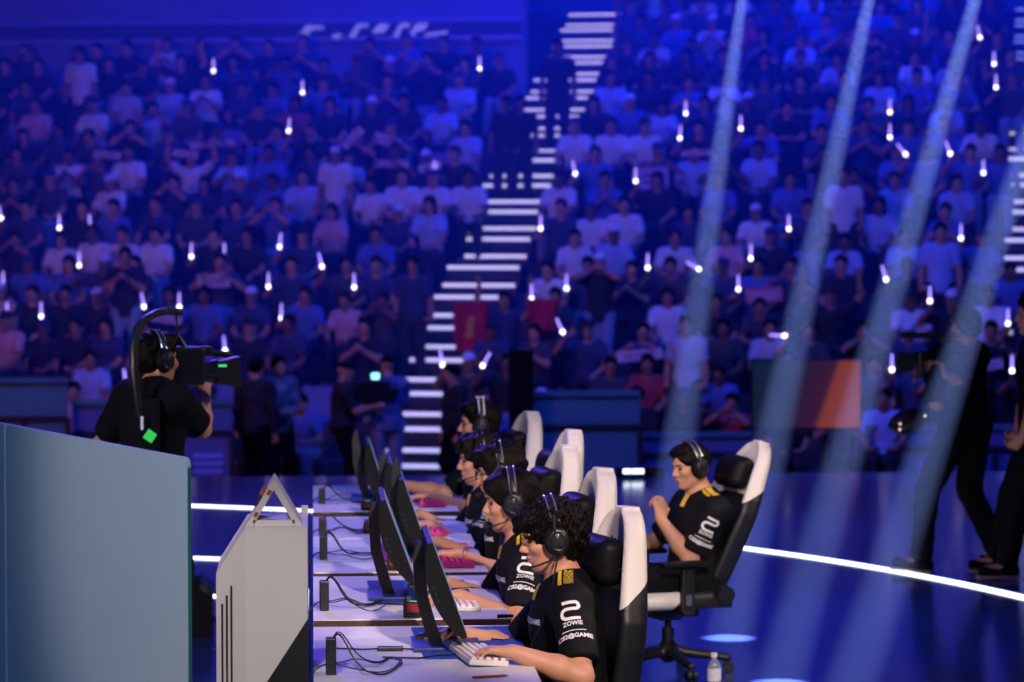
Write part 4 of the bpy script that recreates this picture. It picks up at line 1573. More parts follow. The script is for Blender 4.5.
for P_ in PLAYERS:
    i, Y = P_['i'], P_['Y']
    hp = PY(*P_['head'], Y)
    X0 = P_['X']
    loc = V((X0, Y, 0))
    hl = V((X0 - hp.x, -(hp.y - Y), hp.z))
    hf = A(*P_['hf']) * A(1, 1, 1)
    hf[1] = -hf[1]
    neck = A(hl.x - .055, hl.y, hl.z - .165)
    h = Human(pel=(.06, 0, .56), neck=neck, head=hl, hf=hf, hu=(.15, 0, 1),
              hands={'L': (P_['LW'], (1, -.18, .10), (0.1, 0, -1), P_['Lc'] + .15, .7), 'R': (P_['RW'], (1, .05, -.14), (.1, 0.1, -1), .75, .45)},
              poles={'L': (-.35, .55, -.75), 'R': (-.2, -.5, -.8)},
              feet={'L': ((.42, .13, .09), (1, .1, 0)), 'R': ((.40, -.13, .09), (1, -.1, 0))}, sh=.178)
    near = i >= 3
    o = build_person(h, loc, PI, P_['lab'], hair=P_['hair'], vox=.005 if near else .0065, sv=.007 if near else .009, seed=i, group='players at the desk row', hvox=.005)
    HUM.append((h, o, loc))
    # jersey prints on the camera-side sleeve and shoulder
    sh = o['shirt']
    sleeve_print(h, 'L', sh, o['body'], 1. if near else .9, out=(.15, 1, .15), pos=.40, text=True)
    bv = bvh_of(sh.data)
    nk = h.neck
    for dx, w_, m_ in ((.055, .012, 'yellow_print'), (.025, .034, 'yellow_pattern')):
        me = rect2d(w_, .085, 3, 8)
        link('shoulder_stripe', project(me, nk + h.lat * .115 + h.fwd * (dx - .02) + A(0, 0, .03), (-1, 0, 0), (-.15, -.5, 1), bv), MATS[m_], sh)
    me = rect2d(.035, .05, 4, 6)
    link('collar_tab', project(me, nk + h.fwd * .09 + h.lat * .03 + A(0, 0, -.015), (-.15, 1, 0), (.25, 0, 1), bv), MATS['yellow_print'], sh)
    for L_, q_ in ((text_mesh('CS2@GAME', .026, .001), -.12),):
        link('chest_lettering', project(L_, nk + h.fwd * .13 + h.lat * .05 + A(0, 0, q_), (-.25, 1, 0), (.1, 0, 1), bv), MATS['print_white'], sh)
    # headset
    cab = None
    if i == 4:
        e = h.HP(0, .115, -.05)
        cab = [e, e + A(.02, .01, -.10), e + A(.05, .02, -.22), e + A(.10, .0, -.33), e + A(.2, -.05, -.42)]
    headset(h, loc, PI, ['headset with white loop on its band, worn by the farthest player', 'black headset on the player second from the far end', 'black headset with silver rods on the player in glasses',
                         'black headset with silver rods over long straight hair', 'black headset with round cup and boom microphone on the nearest player'][i], 'white' if i == 0 else 'dark', True, cab, .140 if i == 4 else .130)
    # chair
    c = base_chair if i == 0 else copy_tree(base_chair)
    c['label'] = CHL[i]
    a_ = PI + math.radians(CHY[i])
    ct = PY(*P_['ch'], Y)
    off = -.285     # headrest top sits behind the chair's centre
    c.location = (ct.x + off * 1.0 + .045, Y + .04, 0)
    c.rotation_euler = (0, 0, a_)
    s_ = ct.z / 1.365
    c.scale = (1, 1, s_)

# glasses of the third player
h, o, loc = HUM[2]
gl = empty('eyeglasses', loc, PI, 'thin dark rimmed glasses on the middle player\'s face', 'glasses')
fr = MB()
for sg in (1, -1):
    c = h.HP(.108, .033 * sg, .002)
    fr.tube([c + h.hr * math.cos(a) * .024 + h.hu * math.sin(a) * .018 for a in [2 * PI * k / 20 for k in range(20)]], .0022, 6, True)
    fr.tube([h.HP(.106, .057 * sg, .006), h.HP(.05, .079 * sg, .008), h.HP(.0, .083 * sg, .0)], .002, 6)
fr.tube([h.HP(.108, .010, .006), h.HP(.112, 0, .008), h.HP(.108, -.010, .006)], .002, 6)
fr.build('frame', MATS['black_plastic'], gl, True)
# bracelet
w_ = h.W['L']; ax = h.hand['L'][0]
u1 = _n(np.cross(ax, A(0, 0, 1))); u2 = np.cross(ax, u1)
b_ = MB(); b_.tube([w_ - ax * .02 + (u1 * math.cos(a) + u2 * math.sin(a)) * .033 for a in [2 * PI * k / 20 for k in range(20)]], .004, 8, True)
o_ = b_.build('bracelet', MATS['silver'], None, True); o_.location = loc; o_.rotation_euler = (0, 0, PI)
tag(o_, 'thin bracelet on the left wrist of the player in glasses', 'bracelet')
# mice under the right hands
for (h, o, loc), w in zip(HUM, ORD):
    p = h.W['R'] + h.hand['R'][0] * .085
    q = Matrix.Rotation(PI, 3, 'Z') @ V(p)
    mouse((loc.x + q.x, loc.y + q.y, DZ + .004), PI, 'black computer mouse under the right hand of the player at the ' + w + ' desk')

# ------------------------------------------------------------------ the reclining player on the right
Yc = PZ(690, 672, 0).y
Xc = PZ(690, 672, 0).x
c6 = copy_tree(base_chair)
tag(c6, 'white and black gaming chair standing apart on the stage floor, leaned back', 'chair', 'white and black gaming chairs')
c6['label'] = 'white and black gaming chair standing apart on the stage floor, holding the reclining player'
c6.location = (Xc - .11, Yc, 0)
a6 = PI + math.radians(16)
c6.rotation_euler = (0, 0, a6)
c6.scale = (.95, .95, .86)
for ch in c6.children:
    if ch.name.startswith('backrest'): ch.rotation_euler = (0, -math.radians(21), 0)
R6 = Matrix.Rotation(a6, 3, 'Z')


def loc6(px, py, dY=0):
    """Point in the reclining player's own frame, seen at a reference pixel, dY metres farther than the chair."""
    return R6.transposed() @ (PY(px, py, Yc + dY) - V((Xc, Yc, 0)))


hd = loc6(690, 466)
fist = loc6(661, 520, -.05)
lknee = loc6(640, 590, -.05)
nk = A(hd.x - .07, hd.y, hd.z - .155)
h6 = Human(hs=.90, L=(.275, .245, .43, .43), pel=(-.02, 0, .46), neck=nk, head=hd, hf=(1, .12, -.20), hu=(.22, 0, 1),
           hands={'L': (fist, (.05, -.1, 1), (.25, -1, .05), 1.4, .1), 'R': ((.30, -.30, .62), (1, .2, -.1), (0, .2, -1), .5, .3)},
           poles={'L': (-.2, .25, -1), 'R': (-.3, -.6, -.8)},
           feet={'L': ((.62, .14, .09), (1, .1, 0)), 'R': ((.60, -.16, .09), (1, -.1, 0))}, sh=.172)
o6 = build_person(h6, (Xc, Yc, 0), a6, 'player leaning back in the chair set apart, fist raised to his face', hair='short', vox=.0055, sv=.008, seed=8, group=None, hvox=.005)
sleeve_print(h6, 'L', o6['shirt'], o6['body'], 1.05, out=(.2, 1, .3), pos=.42)
bv = bvh_of(o6['shirt'].data)
for dx, w_ in ((.06, .012), (.03, .034)):
    link('shoulder_stripe', project(rect2d(w_, .085, 3, 8), h6.neck + h6.lat * .11 + h6.fwd * (dx - .02) + A(0, 0, .03), (-1, 0, 0), (-.15, -.5, 1), bv), MATS['yellow_print'], o6['shirt'])
link('collar_tab', project(rect2d(.04, .05, 4, 6), h6.neck + h6.fwd * .09 + h6.lat * .03 + A(0, 0, -.01), (-.15, 1, 0), (.3, 0, 1), bv), MATS['yellow_print'], o6['shirt'])
headset(h6, (Xc, Yc, 0), a6, 'black headset with silver band on the reclining player', 'dark', False)
# ------------------------------------------------------------------ crew on the stage
def world_local(root, rz):
    R_ = Matrix.Rotation(rz, 3, 'Z').transposed()
    return lambda p: A(*(R_ @ (V(p) - V(root))))


# left camera operator, seen from behind, arm rig over his head
Yl = 13.4
rzl = math.radians(42)
rl_ = V((PY(152, 400, Yl).x, Yl, 0))
WL = world_local(rl_, rzl)
hlc = WL(PY(149, 360, Yl + .03))
hnd = WL(PY(204, 380, Yl + .30))
hL = Human(pel=(0, 0, .96), neck=(.0, 0, 1.46), head=(.05, .02, 1.59), hf=(1, -.2, -.02), hu=(.05, 0, 1),
           hands={'R': (hnd - A(0, 0, .07), (.3, .2, 1), (0.2, .8, .2), 1.0, .3), 'L': ((.16, .30, 1.02), (.8, -.8, -.2), (0, -.3, -1), .7, .3)},
           poles={'R': (-.1, -.5, -1), 'L': (-.6, .7, -.3)}, feet={'L': ((.06, .14, .09), (1, .2, 0)), 'R': ((-.06, -.14, .09), (1, -.2, 0))}, g=1.0, sh=.165)
oL = build_person(hL, rl_, rzl, 'camera operator in black T-shirt behind the blue grey panel, seen from the back', hair='short', top='black_cloth', vox=.007, seed=11, inf=.018)
# shoulder camera
cp = PY(175, 366, Yl + .10)
cr = empty('video_camera', cp, math.radians(20), 'black broadcast camera on the shoulder of the left camera operator', 'video camera')
m = MB(); m.box((0, 0, 0), (.13, .06, .09), None, .015); m.box((-.13, 0, -.01), (.05, .055, .075), None, .01); m.build('camera_body', mat('camera_teal', (.004, .007, .009), .4, noise=.2), cr)
m = MB(); m.cyl((.12, 0, -.03), (.20, 0, -.035), .045, .05, 20); m.build('lens', MATS['black_plastic'], cr, True)
m = MB(); m.prism([(.19, -.085), (.19, .02), (.30, .04), (.30, -.105)], -.06, .06, RX); m.build('lens_hood', MATS['black_plastic'], cr)
m = MB(); m.tube([(-.08, 0, .08), (-.06, 0, .13), (.02, 0, .135), (.05, 0, .085)], .012, 8); m.build('top_handle', MATS['black_plastic'], cr, True)
m = MB(); m.box((.10, .05, .065), (.09, .03, .022), None, .008); m.cyl((.16, .05, .065), (.30, .05, .04), .018, .012, 12); m.build('viewfinder', MATS['black_plastic'], cr)
m = MB(); m.cyl((-.02, -.02, .10), (-.02, .06, .10), .02, .02, 12); m.build('knob', MATS['grey_metal'], cr, True)
MB().box((.21, -.063, -.0), (.02, .004, .006)).build('status_light', MATS['green_led'], cr)
# headphones on his head
hd_ = headset(hL, rl_, rzl, 'black production headset on the left camera operator', 'dark', False)
# over-head support arm
rg = empty('camera_support_arm', rl_, 0, 'curved black support arm with green tag rising from the left camera operator\'s back', 'support arm')
T3 = lambda px, py, dy: PY(px, py, Yl + dy) - rl_
P = [T3(146, 445, -.18), T3(139, 410, -.22), T3(134, 370, -.24), T3(134, 345, -.22), T3(137, 330, -.18), T3(145, 319, -.1), T3(156, 313, -.02), T3(168, 311, .06), T3(181, 312, .12)]
m = MB(); m.tube(P, [.022, .02, .02, .02, .02, .019, .018, .017, .016], 10); m.build('arm_tube', MATS['black_plastic'], rg, True)
m = MB(); m.tube([T3(176, 312, .1), T3(178, 345, .12)], .006, 6); m.build('suspension_cord', MATS['black_fabric'], rg)
m = MB(); m.box(T3(147, 425, -.2), (.06, .03, .12), None, .02); m.build('back_pad', MATS['black_cloth'], rg)
MB().box(T3(142, 423, -.262), (.006, .004, .03)).build('buckle', MATS['print_white'], rg)

gt = T3(150, 436, -.245)
m = MB(); m.box((0, 0, 0), (.024, .003, .024), Matrix.Translation(gt) @ Matrix.Rotation(.6, 4, 'Y')); m.build('green_tag', MATS['green_tag'], rg)

# right: walking camera operator
Yr = 17.95
rr_ = V((PY(962, 450, Yr).x, Yr, 0))
rzr = math.radians(130)
WR = world_local(rr_, rzr)
fF = PZ(917, 575, 0); fB = PZ(1003, 574, 0)
aF = WR((fF.x + .06, Yr - .05, .09)); aB = WR((fB.x + .03, Yr + .05, .11))
hR = Human(pel=(-.02, 0, .935), neck=(.04, 0, 1.40), head=WR(PY(968, 326, Yr)) + A(.02, 0, 0), hf=(1, -.35, -.05), hu=(.1, 0, 1), g=1.06, sh=.19,
           hands={'L': (WR(PY(937, 400, Yr + .1)), (.8, -.3, .3), (0, -1, 0), .9, .3), 'R': (WR(PY(945, 375, Yr - .18)), (.7, .3, .5), (0, 1, 0), .9, .3)},
           poles={'L': (-.3, .5, -1), 'R': (-.3, -.4, -1)},
           feet={'R': (aB, (1, -.3, -.08)), 'L': (aF, (1, .45, .06))}, kpoles={'L': (1, 0, .3), 'R': (1, 0, .2)})
oR = build_person(hR, rr_, rzr, 'camera operator in black walking left across the stage, carrying a shoulder camera', hair='short', top='black_cloth', vox=.008, seed=12, inf=.02, solecol='sole_tan' if 'sole_tan' in MATS else None, sleeve=1.0)
mat('sole_tan', (.45, .28, .20), .7, noise=.2)
for q, s_ in (('L', None), ('R', None)): pass
for ch in oR['body'].children:
    if ch.name.startswith('shoe'):
        link('sole', hR.sole('L' if ch.name == sorted(c.name for c in oR['body'].children if c.name.startswith('shoe'))[0] else 'R'), MATS['sole_tan'], ch)
cp = PY(932, 360, Yr - .05)
cr = empty('video_camera', cp, PI - .1, 'black broadcast camera on the shoulder of the walking camera operator', 'video camera')
m = MB(); m.box((-.08, 0, -.02), (.17, .07, .085), None, .015); m.build('camera_body', MATS['camera_teal'], cr)
m = MB(); m.cyl((.08, 0, .0), (.14, 0, .0), .05, .05, 18); m.build('lens', MATS['black_plastic'], cr, True)
m = MB(); m.prism([(.12, -.06), (.12, .04), (.215, .055), (.215, -.075)], -.07, .07, RX); m.build('lens_hood', MATS['black_plastic'], cr)
m = MB(); m.box((.03, 0, .155), (.17, .03, .018), None, .01); m.cyl((-.06, 0, .06), (-.06, 0, .15), .014, .014, 10); m.build('top_handle', MATS['black_plastic'], cr)
m = MB(); m.cyl((.10, .05, -.08), (.10, .055, -.30), .005, .004, 6); m.cyl((.06, .05, -.08), (.0, .06, -.33), .005, .004, 6); m.build('cable', MATS['black_plastic'], cr)
cp = PY(909, 420, Yr + .2)
gb = empty('camera_gear', cp, PI, 'dark oval piece of camera gear held low beside the walking camera operator', 'camera gear')
f = SDF(); f.ell((0, 0, 0), (.14, .07, .075), [_n((1, 0, -.35)), A(0, 1, 0), _n((.35, 0, 1))], k=.01); f.ell((.02, -.05, .01), (.08, .05, .035), [_n((1, 0, -.35)), A(0, 1, 0), _n((.35, 0, 1))], k=.01, op='s')
link('gear_body', f.mesh(.012), MATS['black_plastic'], gb)
m = MB(); m.tube([(-.1, .0, .02), (-.14, .02, .1), (-.20, .03, .05)], .012, 8); m.build('grip', MATS['black_plastic'], gb, True)
for dx, dz in ((.07, -.02), (.072, -.055), (-.09, .03)):
    MB().sph((dx, .065, dz), .008, n=8).build('indicator_light', mat('warm_led', (1, .8, .6), .4, emit=(1, .75, .6), es=1.2), gb)

# person at the right edge, hands clasped
Ye = 17.6
re_ = V((PY(1043, 500, Ye).x, Ye, 0))
rze = PI - .05
WE = world_local(re_, rze)
hn = WE(PY(1006, 474, Ye - .06))
tq = WE(PZ(1012, 586, 0))
hE = Human(pel=(0, 0, .95), neck=(.03, 0, 1.45), head=(.07, 0, 1.62), hf=(1, 0, -.05), hu=(0, 0, 1), g=1.1, sh=.19,
           hands={'L': (hn + A(-.05, .03, .06), (.6, -.45, -.7), (-.2, -1, 0), .8, .2), 'R': (hn + A(-.05, -.08, .08), (.6, .4, -.6), (0, 1, 0), .8, .2)},
           poles={'L': (-.8, .5, -.2), 'R': (-.8, -.5, -.2)},
           feet={'L': ((tq[0] - .02, .13, .09), (1, .1, 0)), 'R': ((tq[0] - .02, -.16, .09), (1, -.1, 0))})
oE = build_person(hE, re_, rze, 'person in black T-shirt and black trousers standing with hands clasped, at right edge', hair='short', top='black_cloth', vox=.007, seed=13, inf=.02)
for n_, ch in enumerate([c for c in oE['body'].children if c.name.startswith('shoe')]):
    link('sole', hE.sole('LR'[n_]), MATS['sole_tan'], ch)

# ------------------------------------------------------------------ crew on the arena floor in front of the stand
FZ = -1.2


def crew(px, Y, rz, label, hands, poles=None, hair='short', top='black_cloth', legs='black_cloth', long=True, lean=0., skin='skin', hgt=1., seed=0):
    x = PY(px, 400, Y).x
    h = Human(pel=(0, 0, .95), neck=(lean, 0, 1.45), head=(lean + .05, 0, 1.62), hf=(1, 0, -.1 - lean), hu=(.1, 0, 1), hands=hands, poles=poles or {},
              feet={'L': ((.02, .12, .09), (1, .15, 0)), 'R': ((-.02, -.12, .09), (1, -.15, 0))}, g=1.05)
    o = build_person(h, (x, Y, FZ), rz, label, skin=skin, hair=hair, top=top, legs=legs, vox=.014, sv=.016, hvox=.012, pv=.018, fingers=False, face=False, long=long, seed=seed, inf=.024, fold=.006)
    o['body'].scale = (hgt,) * 3
    return h, o


HD = {'L': ((.06, .24, .80), (.3, 0, -1), (-.2, -1, 0), .4, .1), 'R': ((.06, -.24, .80), (.3, 0, -1), (-.2, 1, 0), .4, .1)}
HF = {'L': ((.25, .06, 1.10), (.3, -1, 0), (-1, 0, 0), .4, .1), 'R': ((.27, -.06, 1.08), (.3, 1, 0), (-1, 0, 0), .4, .1)}
mat('dark_coat', (.012, .014, .022), .8, noise=.3)
mat('mid_blue', (.10, .14, .30), .8, noise=.2)
mat('patterned_shirt', (.16, .17, .20), .8, noise=.9, nscale=9)
crew(255, 33.6, math.radians(60), 'person in dark coat standing on the arena floor, seen from behind, second stair block left', HD, top='dark_coat')[1]['body']['label'] = 'person in long dark coat standing before the barriers, behind the triangular stand'
crew(277, 34.0, math.radians(-60), 'person in patterned shirt with hands together beside the person in a long dark coat', HF, top='patterned_shirt', long=False)
hc, oc = crew(342, 33.7, math.radians(5), 'camera operator in dark T-shirt and cap filming to the right on the arena floor', {'L': ((.36, .12, 1.22), (1, 0, .2), (0, 0, -1), .8, .2), 'R': ((.38, -.12, 1.20), (1, 0, .2), (0, 0, -1), .8, .2)}, {'L': (-.2, .3, -1), 'R': (-.2, -.3, -1)}, hair='cap', long=False, top='dark_coat', hgt=.97)
crew(388, 33.9, math.radians(100), 'person in cap and pale jeans, back to the stage, beside the filming operator', HF, hair='cap', top='mid_blue', legs='denim', long=False)
crew(455, 34.0, math.radians(200), 'person in dark clothes standing by the foot of the lit stairs, facing left', HD, top='dark_coat', hgt=.94)
# the arena-floor operator's camera
p_ = PY(372, 390, 33.7)
cr = empty('video_camera', p_, math.radians(5), 'dark video camera with glowing viewfinder held by the operator on the arena floor', 'video camera')
m = MB(); m.box((0, 0, 0), (.20, .08, .11), None, .02); m.build('camera_body', MATS['black_plastic'], cr)
m = MB(); m.cyl((.2, 0, 0), (.30, 0, 0), .07, .075, 18); m.build('lens', MATS['black_plastic'], cr, True)
m = MB(); m.box((.02, -.03, .16), (.09, .05, .055), None, .01); m.build('viewfinder', MATS['black_plastic'], cr)
MB().box((.03, -.083, .165), (.045, .003, .035)).build('viewfinder_screen', MATS['screen_cam'], cr)
m = MB(); m.tube([(-.1, 0, .1), (-.06, 0, .2), (.06, 0, .2), (.1, 0, .1)], .014, 8); m.build('top_handle', MATS['black_plastic'], cr, True)


# barriers
def barrier(px0, px1, pytop, Y, label, panels=2, m_='barrier'):
    a, b = PY(px0, pytop, Y), PY(px1, pytop, Y)
    W_, H_ = b.x - a.x, a.z - FZ
    r = empty('crowd_barrier', (a.x, Y, FZ), 0, label, 'barrier', 'crowd barriers')
    MB().box((W_ / 2, .03, H_ / 2), (W_ / 2, .02, H_ / 2), None, .01).build('backing_sheet', MATS[m_], r)
    m = MB(); m.box((W_ / 2, 0, H_ - .03), (W_ / 2, .03, .03)); m.build('top_rail', MATS['barrier'], r)
    m = MB(); m.box((W_ / 2, 0, H_ * .70), (W_ / 2, .025, .025)); m.build('middle_rail', MATS['barrier_frame'], r)
    for k in range(panels + 1):
        MB().box((W_ * k / panels, 0, H_ * .35), (.03, .03, H_ * .35)).build('post', MATS['barrier_frame'], r)
    for k in range(panels + 1):
        MB().box((W_ * k / panels, -.2, .02), (.04, .22, .02)).build('foot', MATS['barrier_frame'], r)
    return r


barrier(-20, 68, 378, 33.2, 'dark sheeted crowd barrier behind the left end of the blue grey panel')
barrier(72, 232, 400, 33.4, 'dark blue crowd barrier behind the left camera operator', 3, 'mid_blue')
barrier(512, 640, 391, 33.0, 'teal sheeted crowd barrier behind the row of white topped chairs')
barrier(643, 750, 432, 33.4, 'low dark crowd barrier between the teal barrier and the floor screen', 2, 'mid_blue')
barrier(865, 1060, 425, 33.4, 'dark crowd barrier behind the walking camera operator', 3, 'mid_blue')
x_ = PY(521, 350, 32.8)
r = empty('black_partition', (x_.x, 32.8, FZ), 0, 'narrow black upright partition beside the teal crowd barrier', 'partition')
hh = x_.z - FZ
MB().box((0, 0, hh / 2), (.14, .03, hh / 2), None, .01).build('partition_board', MATS['black_cloth'], r)
MB().box((0, 0, .02), (.2, .3, .02)).build('base_plate', MATS['barrier_frame'], r)

# screen on a stand
a, b = PY(752, 359, 31.5), PY(861, 429, 31.5)
r = empty('display_screen', ((a.x + b.x) / 2, 31.5, FZ), math.radians(-4), 'large flat display screen with a dim orange picture, beneath the second and third beams', 'screen')
W_, zc, hz_ = (b.x - a.x) / 2, (a.z + b.z) / 2 - FZ, (a.z - b.z) / 2
MB().box((0, .04, zc), (W_, .04, hz_), None, .01).build('screen_housing', MATS['black_plastic'], r)
m = bpy.data.materials.new('screen_picture'); m.use_nodes = True
nt = m.node_tree; bs = nt.nodes['Principled BSDF']; bs.inputs['Base Color'].default_value = (.01, .01, .01, 1)
tc = nt.nodes.new('ShaderNodeTexCoord'); sp = nt.nodes.new('ShaderNodeSeparateXYZ'); nt.links.new(tc.outputs['Object'], sp.inputs[0])
# a slanted orange shape against a dark red ground
ad = nt.nodes.new('ShaderNodeMath'); ad.operation = 'MULTIPLY_ADD'; ad.inputs[1].default_value = -.35; nt.links.new(sp.outputs['Z'], ad.inputs[0]); nt.links.new(sp.outputs['X'], ad.inputs[2])
rp = nt.nodes.new('ShaderNodeValToRGB'); e_ = rp.color_ramp.elements
e_[0].position = .0; e_[0].color = (.004, .012, .03, 1); e_[1].position = 1; e_[1].color = (.22, .045, .03, 1)
for ps, c_ in ((.30, (.006, .014, .03, 1)), (.5, (.025, .008, .03, 1)), (.66, (.04, .008, .025, 1)), (.72, (.19, .035, .028, 1))):
    q = e_.new(ps); q.color = c_
mr = nt.nodes.new('ShaderNodeMapRange'); mr.inputs[1].default_value = -W_ - .35 * zc; mr.inputs[2].default_value = W_ - .35 * zc
nt.links.new(ad.outputs[0], mr.inputs[0]); nt.links.new(mr.outputs[0], rp.inputs[0]); nt.links.new(rp.outputs[0], bs.inputs['Emission Color']); bs.inputs['Emission Strength'].default_value = 1.
MB().box((0, -.002, zc), (W_ - .02, .003, hz_ - .02)).build('screen_face', m, r)
for sx in (-1, 1):
    m_ = MB(); m_.box((W_ * .55 * sx, .06, (zc - hz_) / 2), (.04, .03, (zc - hz_) / 2)); m_.box((W_ * .55 * sx, .06, .02), (.05, .3, .02)); m_.build('leg', MATS['barrier_frame'], r)

# stage-edge lamp and slatted step beyond the stage
p_ = PY(640, 474, 24.3)
r = empty('floor_lamp_box', (p_.x, 24.3, 0), 0, 'small lamp box with two white lights at the far edge of the stage', 'lamp')
MB().box((0, 0, .05), (.20, .08, .045), None, .01).build('lamp_housing', MATS['black_plastic'], r)
for dx, w_ in ((-.12, .03), (-.03, .05), (.09, .02)):
    MB().box((dx, -.082, .06), (w_, .004, .018)).build('light_face', MATS['led_white'] if dx < .05 else MATS['red_label'], r)
a = PY(208, 464, 32.6)
r = empty('slatted_step', (a.x, 32.6, FZ), 0, 'small pale slatted step unit on the arena floor, right of the left camera operator', 'step')
for n_, py in enumerate((456, 463.5, 471)):
    z = PY(208, py, 32.6).z - FZ
    MB().box((0, 0, z), (.17, .06, .018), None, .006).build('slat', MATS['rail_blue'], r)
for sx in (-1, 1):
    MB().box((.16 * sx, .05, .3), (.012, .03, .30)).build('side_frame', MATS['barrier_frame'], r)
# ------------------------------------------------------------------ audience
RZ_ = math.atan2(-UU.y, -UU.x)
CR = random.Random(21)


def shirtmat(name, c):
    return mat('shirt_' + name, c, .8, noise=.12, nscale=14)


SH = {
    'white': (.72, .70, .72), 'pale grey': (.45, .45, .48), 'pink': (.62, .36, .40), 'pale blue': (.35, .45, .72), 'blue': (.08, .14, .42), 'dark blue': (.03, .045, .12),
    'black': (.012, .012, .016), 'dark grey': (.05, .05, .06), 'red': (.40, .04, .06), 'beige': (.5, .42, .34),
}
for k_, c_ in SH.items(): shirtmat(k_, c_)
mat('trouser_dark', (.02, .022, .03), .85, noise=.2)
mat('trouser_white', (.62, .60, .62), .85, noise=.1)
SKINS = ['skin', 'skin', 'skin_tan', 'skin_tan', 'skin_dark']

FS = {'L': ((.42, .13, .09), (1, .1, 0)), 'R': ((.42, -.13, .09), (1, -.1, 0))}
FSt = {'L': ((.12, .12, .09), (1, .1, 0)), 'R': ((.10, -.12, .09), (1, -.1, 0))}


def hd(L, R, c=.5):
    return {'L': (L, (.8, -.3, .3), (0, -1, 0), c, .1), 'R': (R, (.8, .3, .3), (0, 1, 0), c, .1)}


SIT = dict(pel=(0, 0, .52), neck=(.02, 0, 1.02), head=(.06, 0, 1.19), hf=(1, 0, -.08), feet=FS, g=.98, sh=.158)
LEAN = dict(SIT, neck=(.16, 0, .99), head=(.22, 0, 1.15))
STD = dict(pel=(.06, 0, .96), neck=(.07, 0, 1.46), head=(.11, 0, 1.63), hf=(1, 0, -.08), feet=FSt, g=1.0, sh=.165)
POSES = {
    'rest': (SIT, hd((.36, .12, .62), (.36, -.12, .62)), 'sitting'),
    'lean': (LEAN, hd((.46, .10, .66), (.46, -.08, .66)), 'leaning forward'),
    'clap': (SIT, hd((.30, .045, .90), (.30, -.045, .92)), 'clapping'),
    'arms_up': (SIT, {'L': ((.10, .34, 1.40), (.1, .2, 1), (1, 0, 0), .3, .1), 'R': ((.10, -.34, 1.40), (.1, -.2, 1), (1, 0, 0), .3, .1)}, 'with both arms raised'),
    'phone': (SIT, hd((.30, .05, 1.10), (.30, -.05, 1.10)), 'hands to face'),
    'wand_low': (SIT, {'L': ((.34, .12, .63), (.8, 0, -.2), (0, 0, -1), .5, .1), 'R': ((.34, -.22, .80), (.5, 0, .8), (0, 1, 0), .9, .1)}, 'holding a glow wand'),
    'wand_mid': (SIT, {'L': ((.34, .12, .63), (.8, 0, -.2), (0, 0, -1), .5, .1), 'R': ((.34, -.24, .93), (.4, 0, .9), (0, 1, 0), .9, .1)}, 'holding a glow wand'),
    'wand_high': (SIT, {'L': ((.34, .12, .63), (.8, 0, -.2), (0, 0, -1), .5, .1), 'R': ((.30, -.26, 1.06), (.3, 0, 1), (0, 1, 0), .9, .1)}, 'raising a glow wand'),
    'sign': (SIT, hd((.32, .17, .98), (.32, -.17, .98)), 'holding a card sign'),
    'stand': (STD, hd((.12, .26, .80), (.12, -.26, .80)), 'standing'),
    'stand_clap': (STD, hd((.34, .05, 1.34), (.34, -.05, 1.36)), 'standing and clapping'),
    'stand_hands': (STD, hd((.22, .08, 1.52), (.22, -.08, 1.52)), 'standing, hands to face'),
}
PROTO = {}
for i, (nm, (base, hands, txt)) in enumerate(POSES.items()):
    pol = {'L': (-.2, .8, -.6), 'R': (-.2, -.8, -.6)}
    h = Human(hands=hands, poles=pol, **base)
    PROTO[nm] = dict(body=h.body(.022, False, False), shirt=h.shirt(.022, .018, .75, .004, seed=i), trousers=h.trousers(.024, seed=i),
                     hair={s: h.hair(s, .016, 1) for s in ('short', 'bob', 'cap')}, h=h, txt=txt)

ROWNAME = ['front', 'second', 'third', 'fourth', 'fifth', 'sixth', 'seventh', 'eighth', 'ninth', 'tenth', 'eleventh', 'twelfth', 'thirteenth', 'fourteenth', 'fifteenth', 'sixteenth', 'seventeenth', 'eighteenth', 'nineteenth']


def seat_at(px, py, hgt, ds=.42, kmax=18):
    """Row and place along it whose point at height hgt over the tread shows nearest to a pixel."""
    best = None
    d = ray(px, py); c = V((0, 0, CAMH))
    for k in range(0, kmax + 1):
        q = stand_pt(k, 0, 0, ds)
        s = (q - c).dot(UU) / d.dot(UU)
        p = c + d * s
        e = abs(p.z - (row_z(k) + hgt))
        if best is None or e < best[0]:
            best = (e, k, (p - q).dot(VVv), p)
    return best[1:]


PLACED = {k: [] for k in range(0, NROW + 1)}     # row -> list of dicts


def free(k, t, gap=.47):
    return all(abs(t - d['t']) >= gap for d in PLACED[k])


def put(k, t, pose, top, skin=None, hair=None, legs=None, gap=.40, **kw):
    if not (0 <= k <= (13 if t < 0 else 18)) and not kw.get('aisle'): return None
    if abs(t) < AW + .22 and kw.get('aisle') is None:
        t = math.copysign(AW + .24, t)
    if not free(k, t, gap): 
        for dt in (.12, -.12, .24, -.24, .36, -.36):
            if free(k, t + dt, gap): t += dt; break
        else: return None
    d = dict(k=k, t=t, pose=pose, top=top, skin=skin or CR.choice(SKINS), hair=hair or CR.choice(['short'] * 6 + ['bob', 'cap', 'cap']), legs=legs or ('trouser_dark' if CR.random() < .8 else 'denim'), **kw)
    PLACED[k].append(d)
    return d


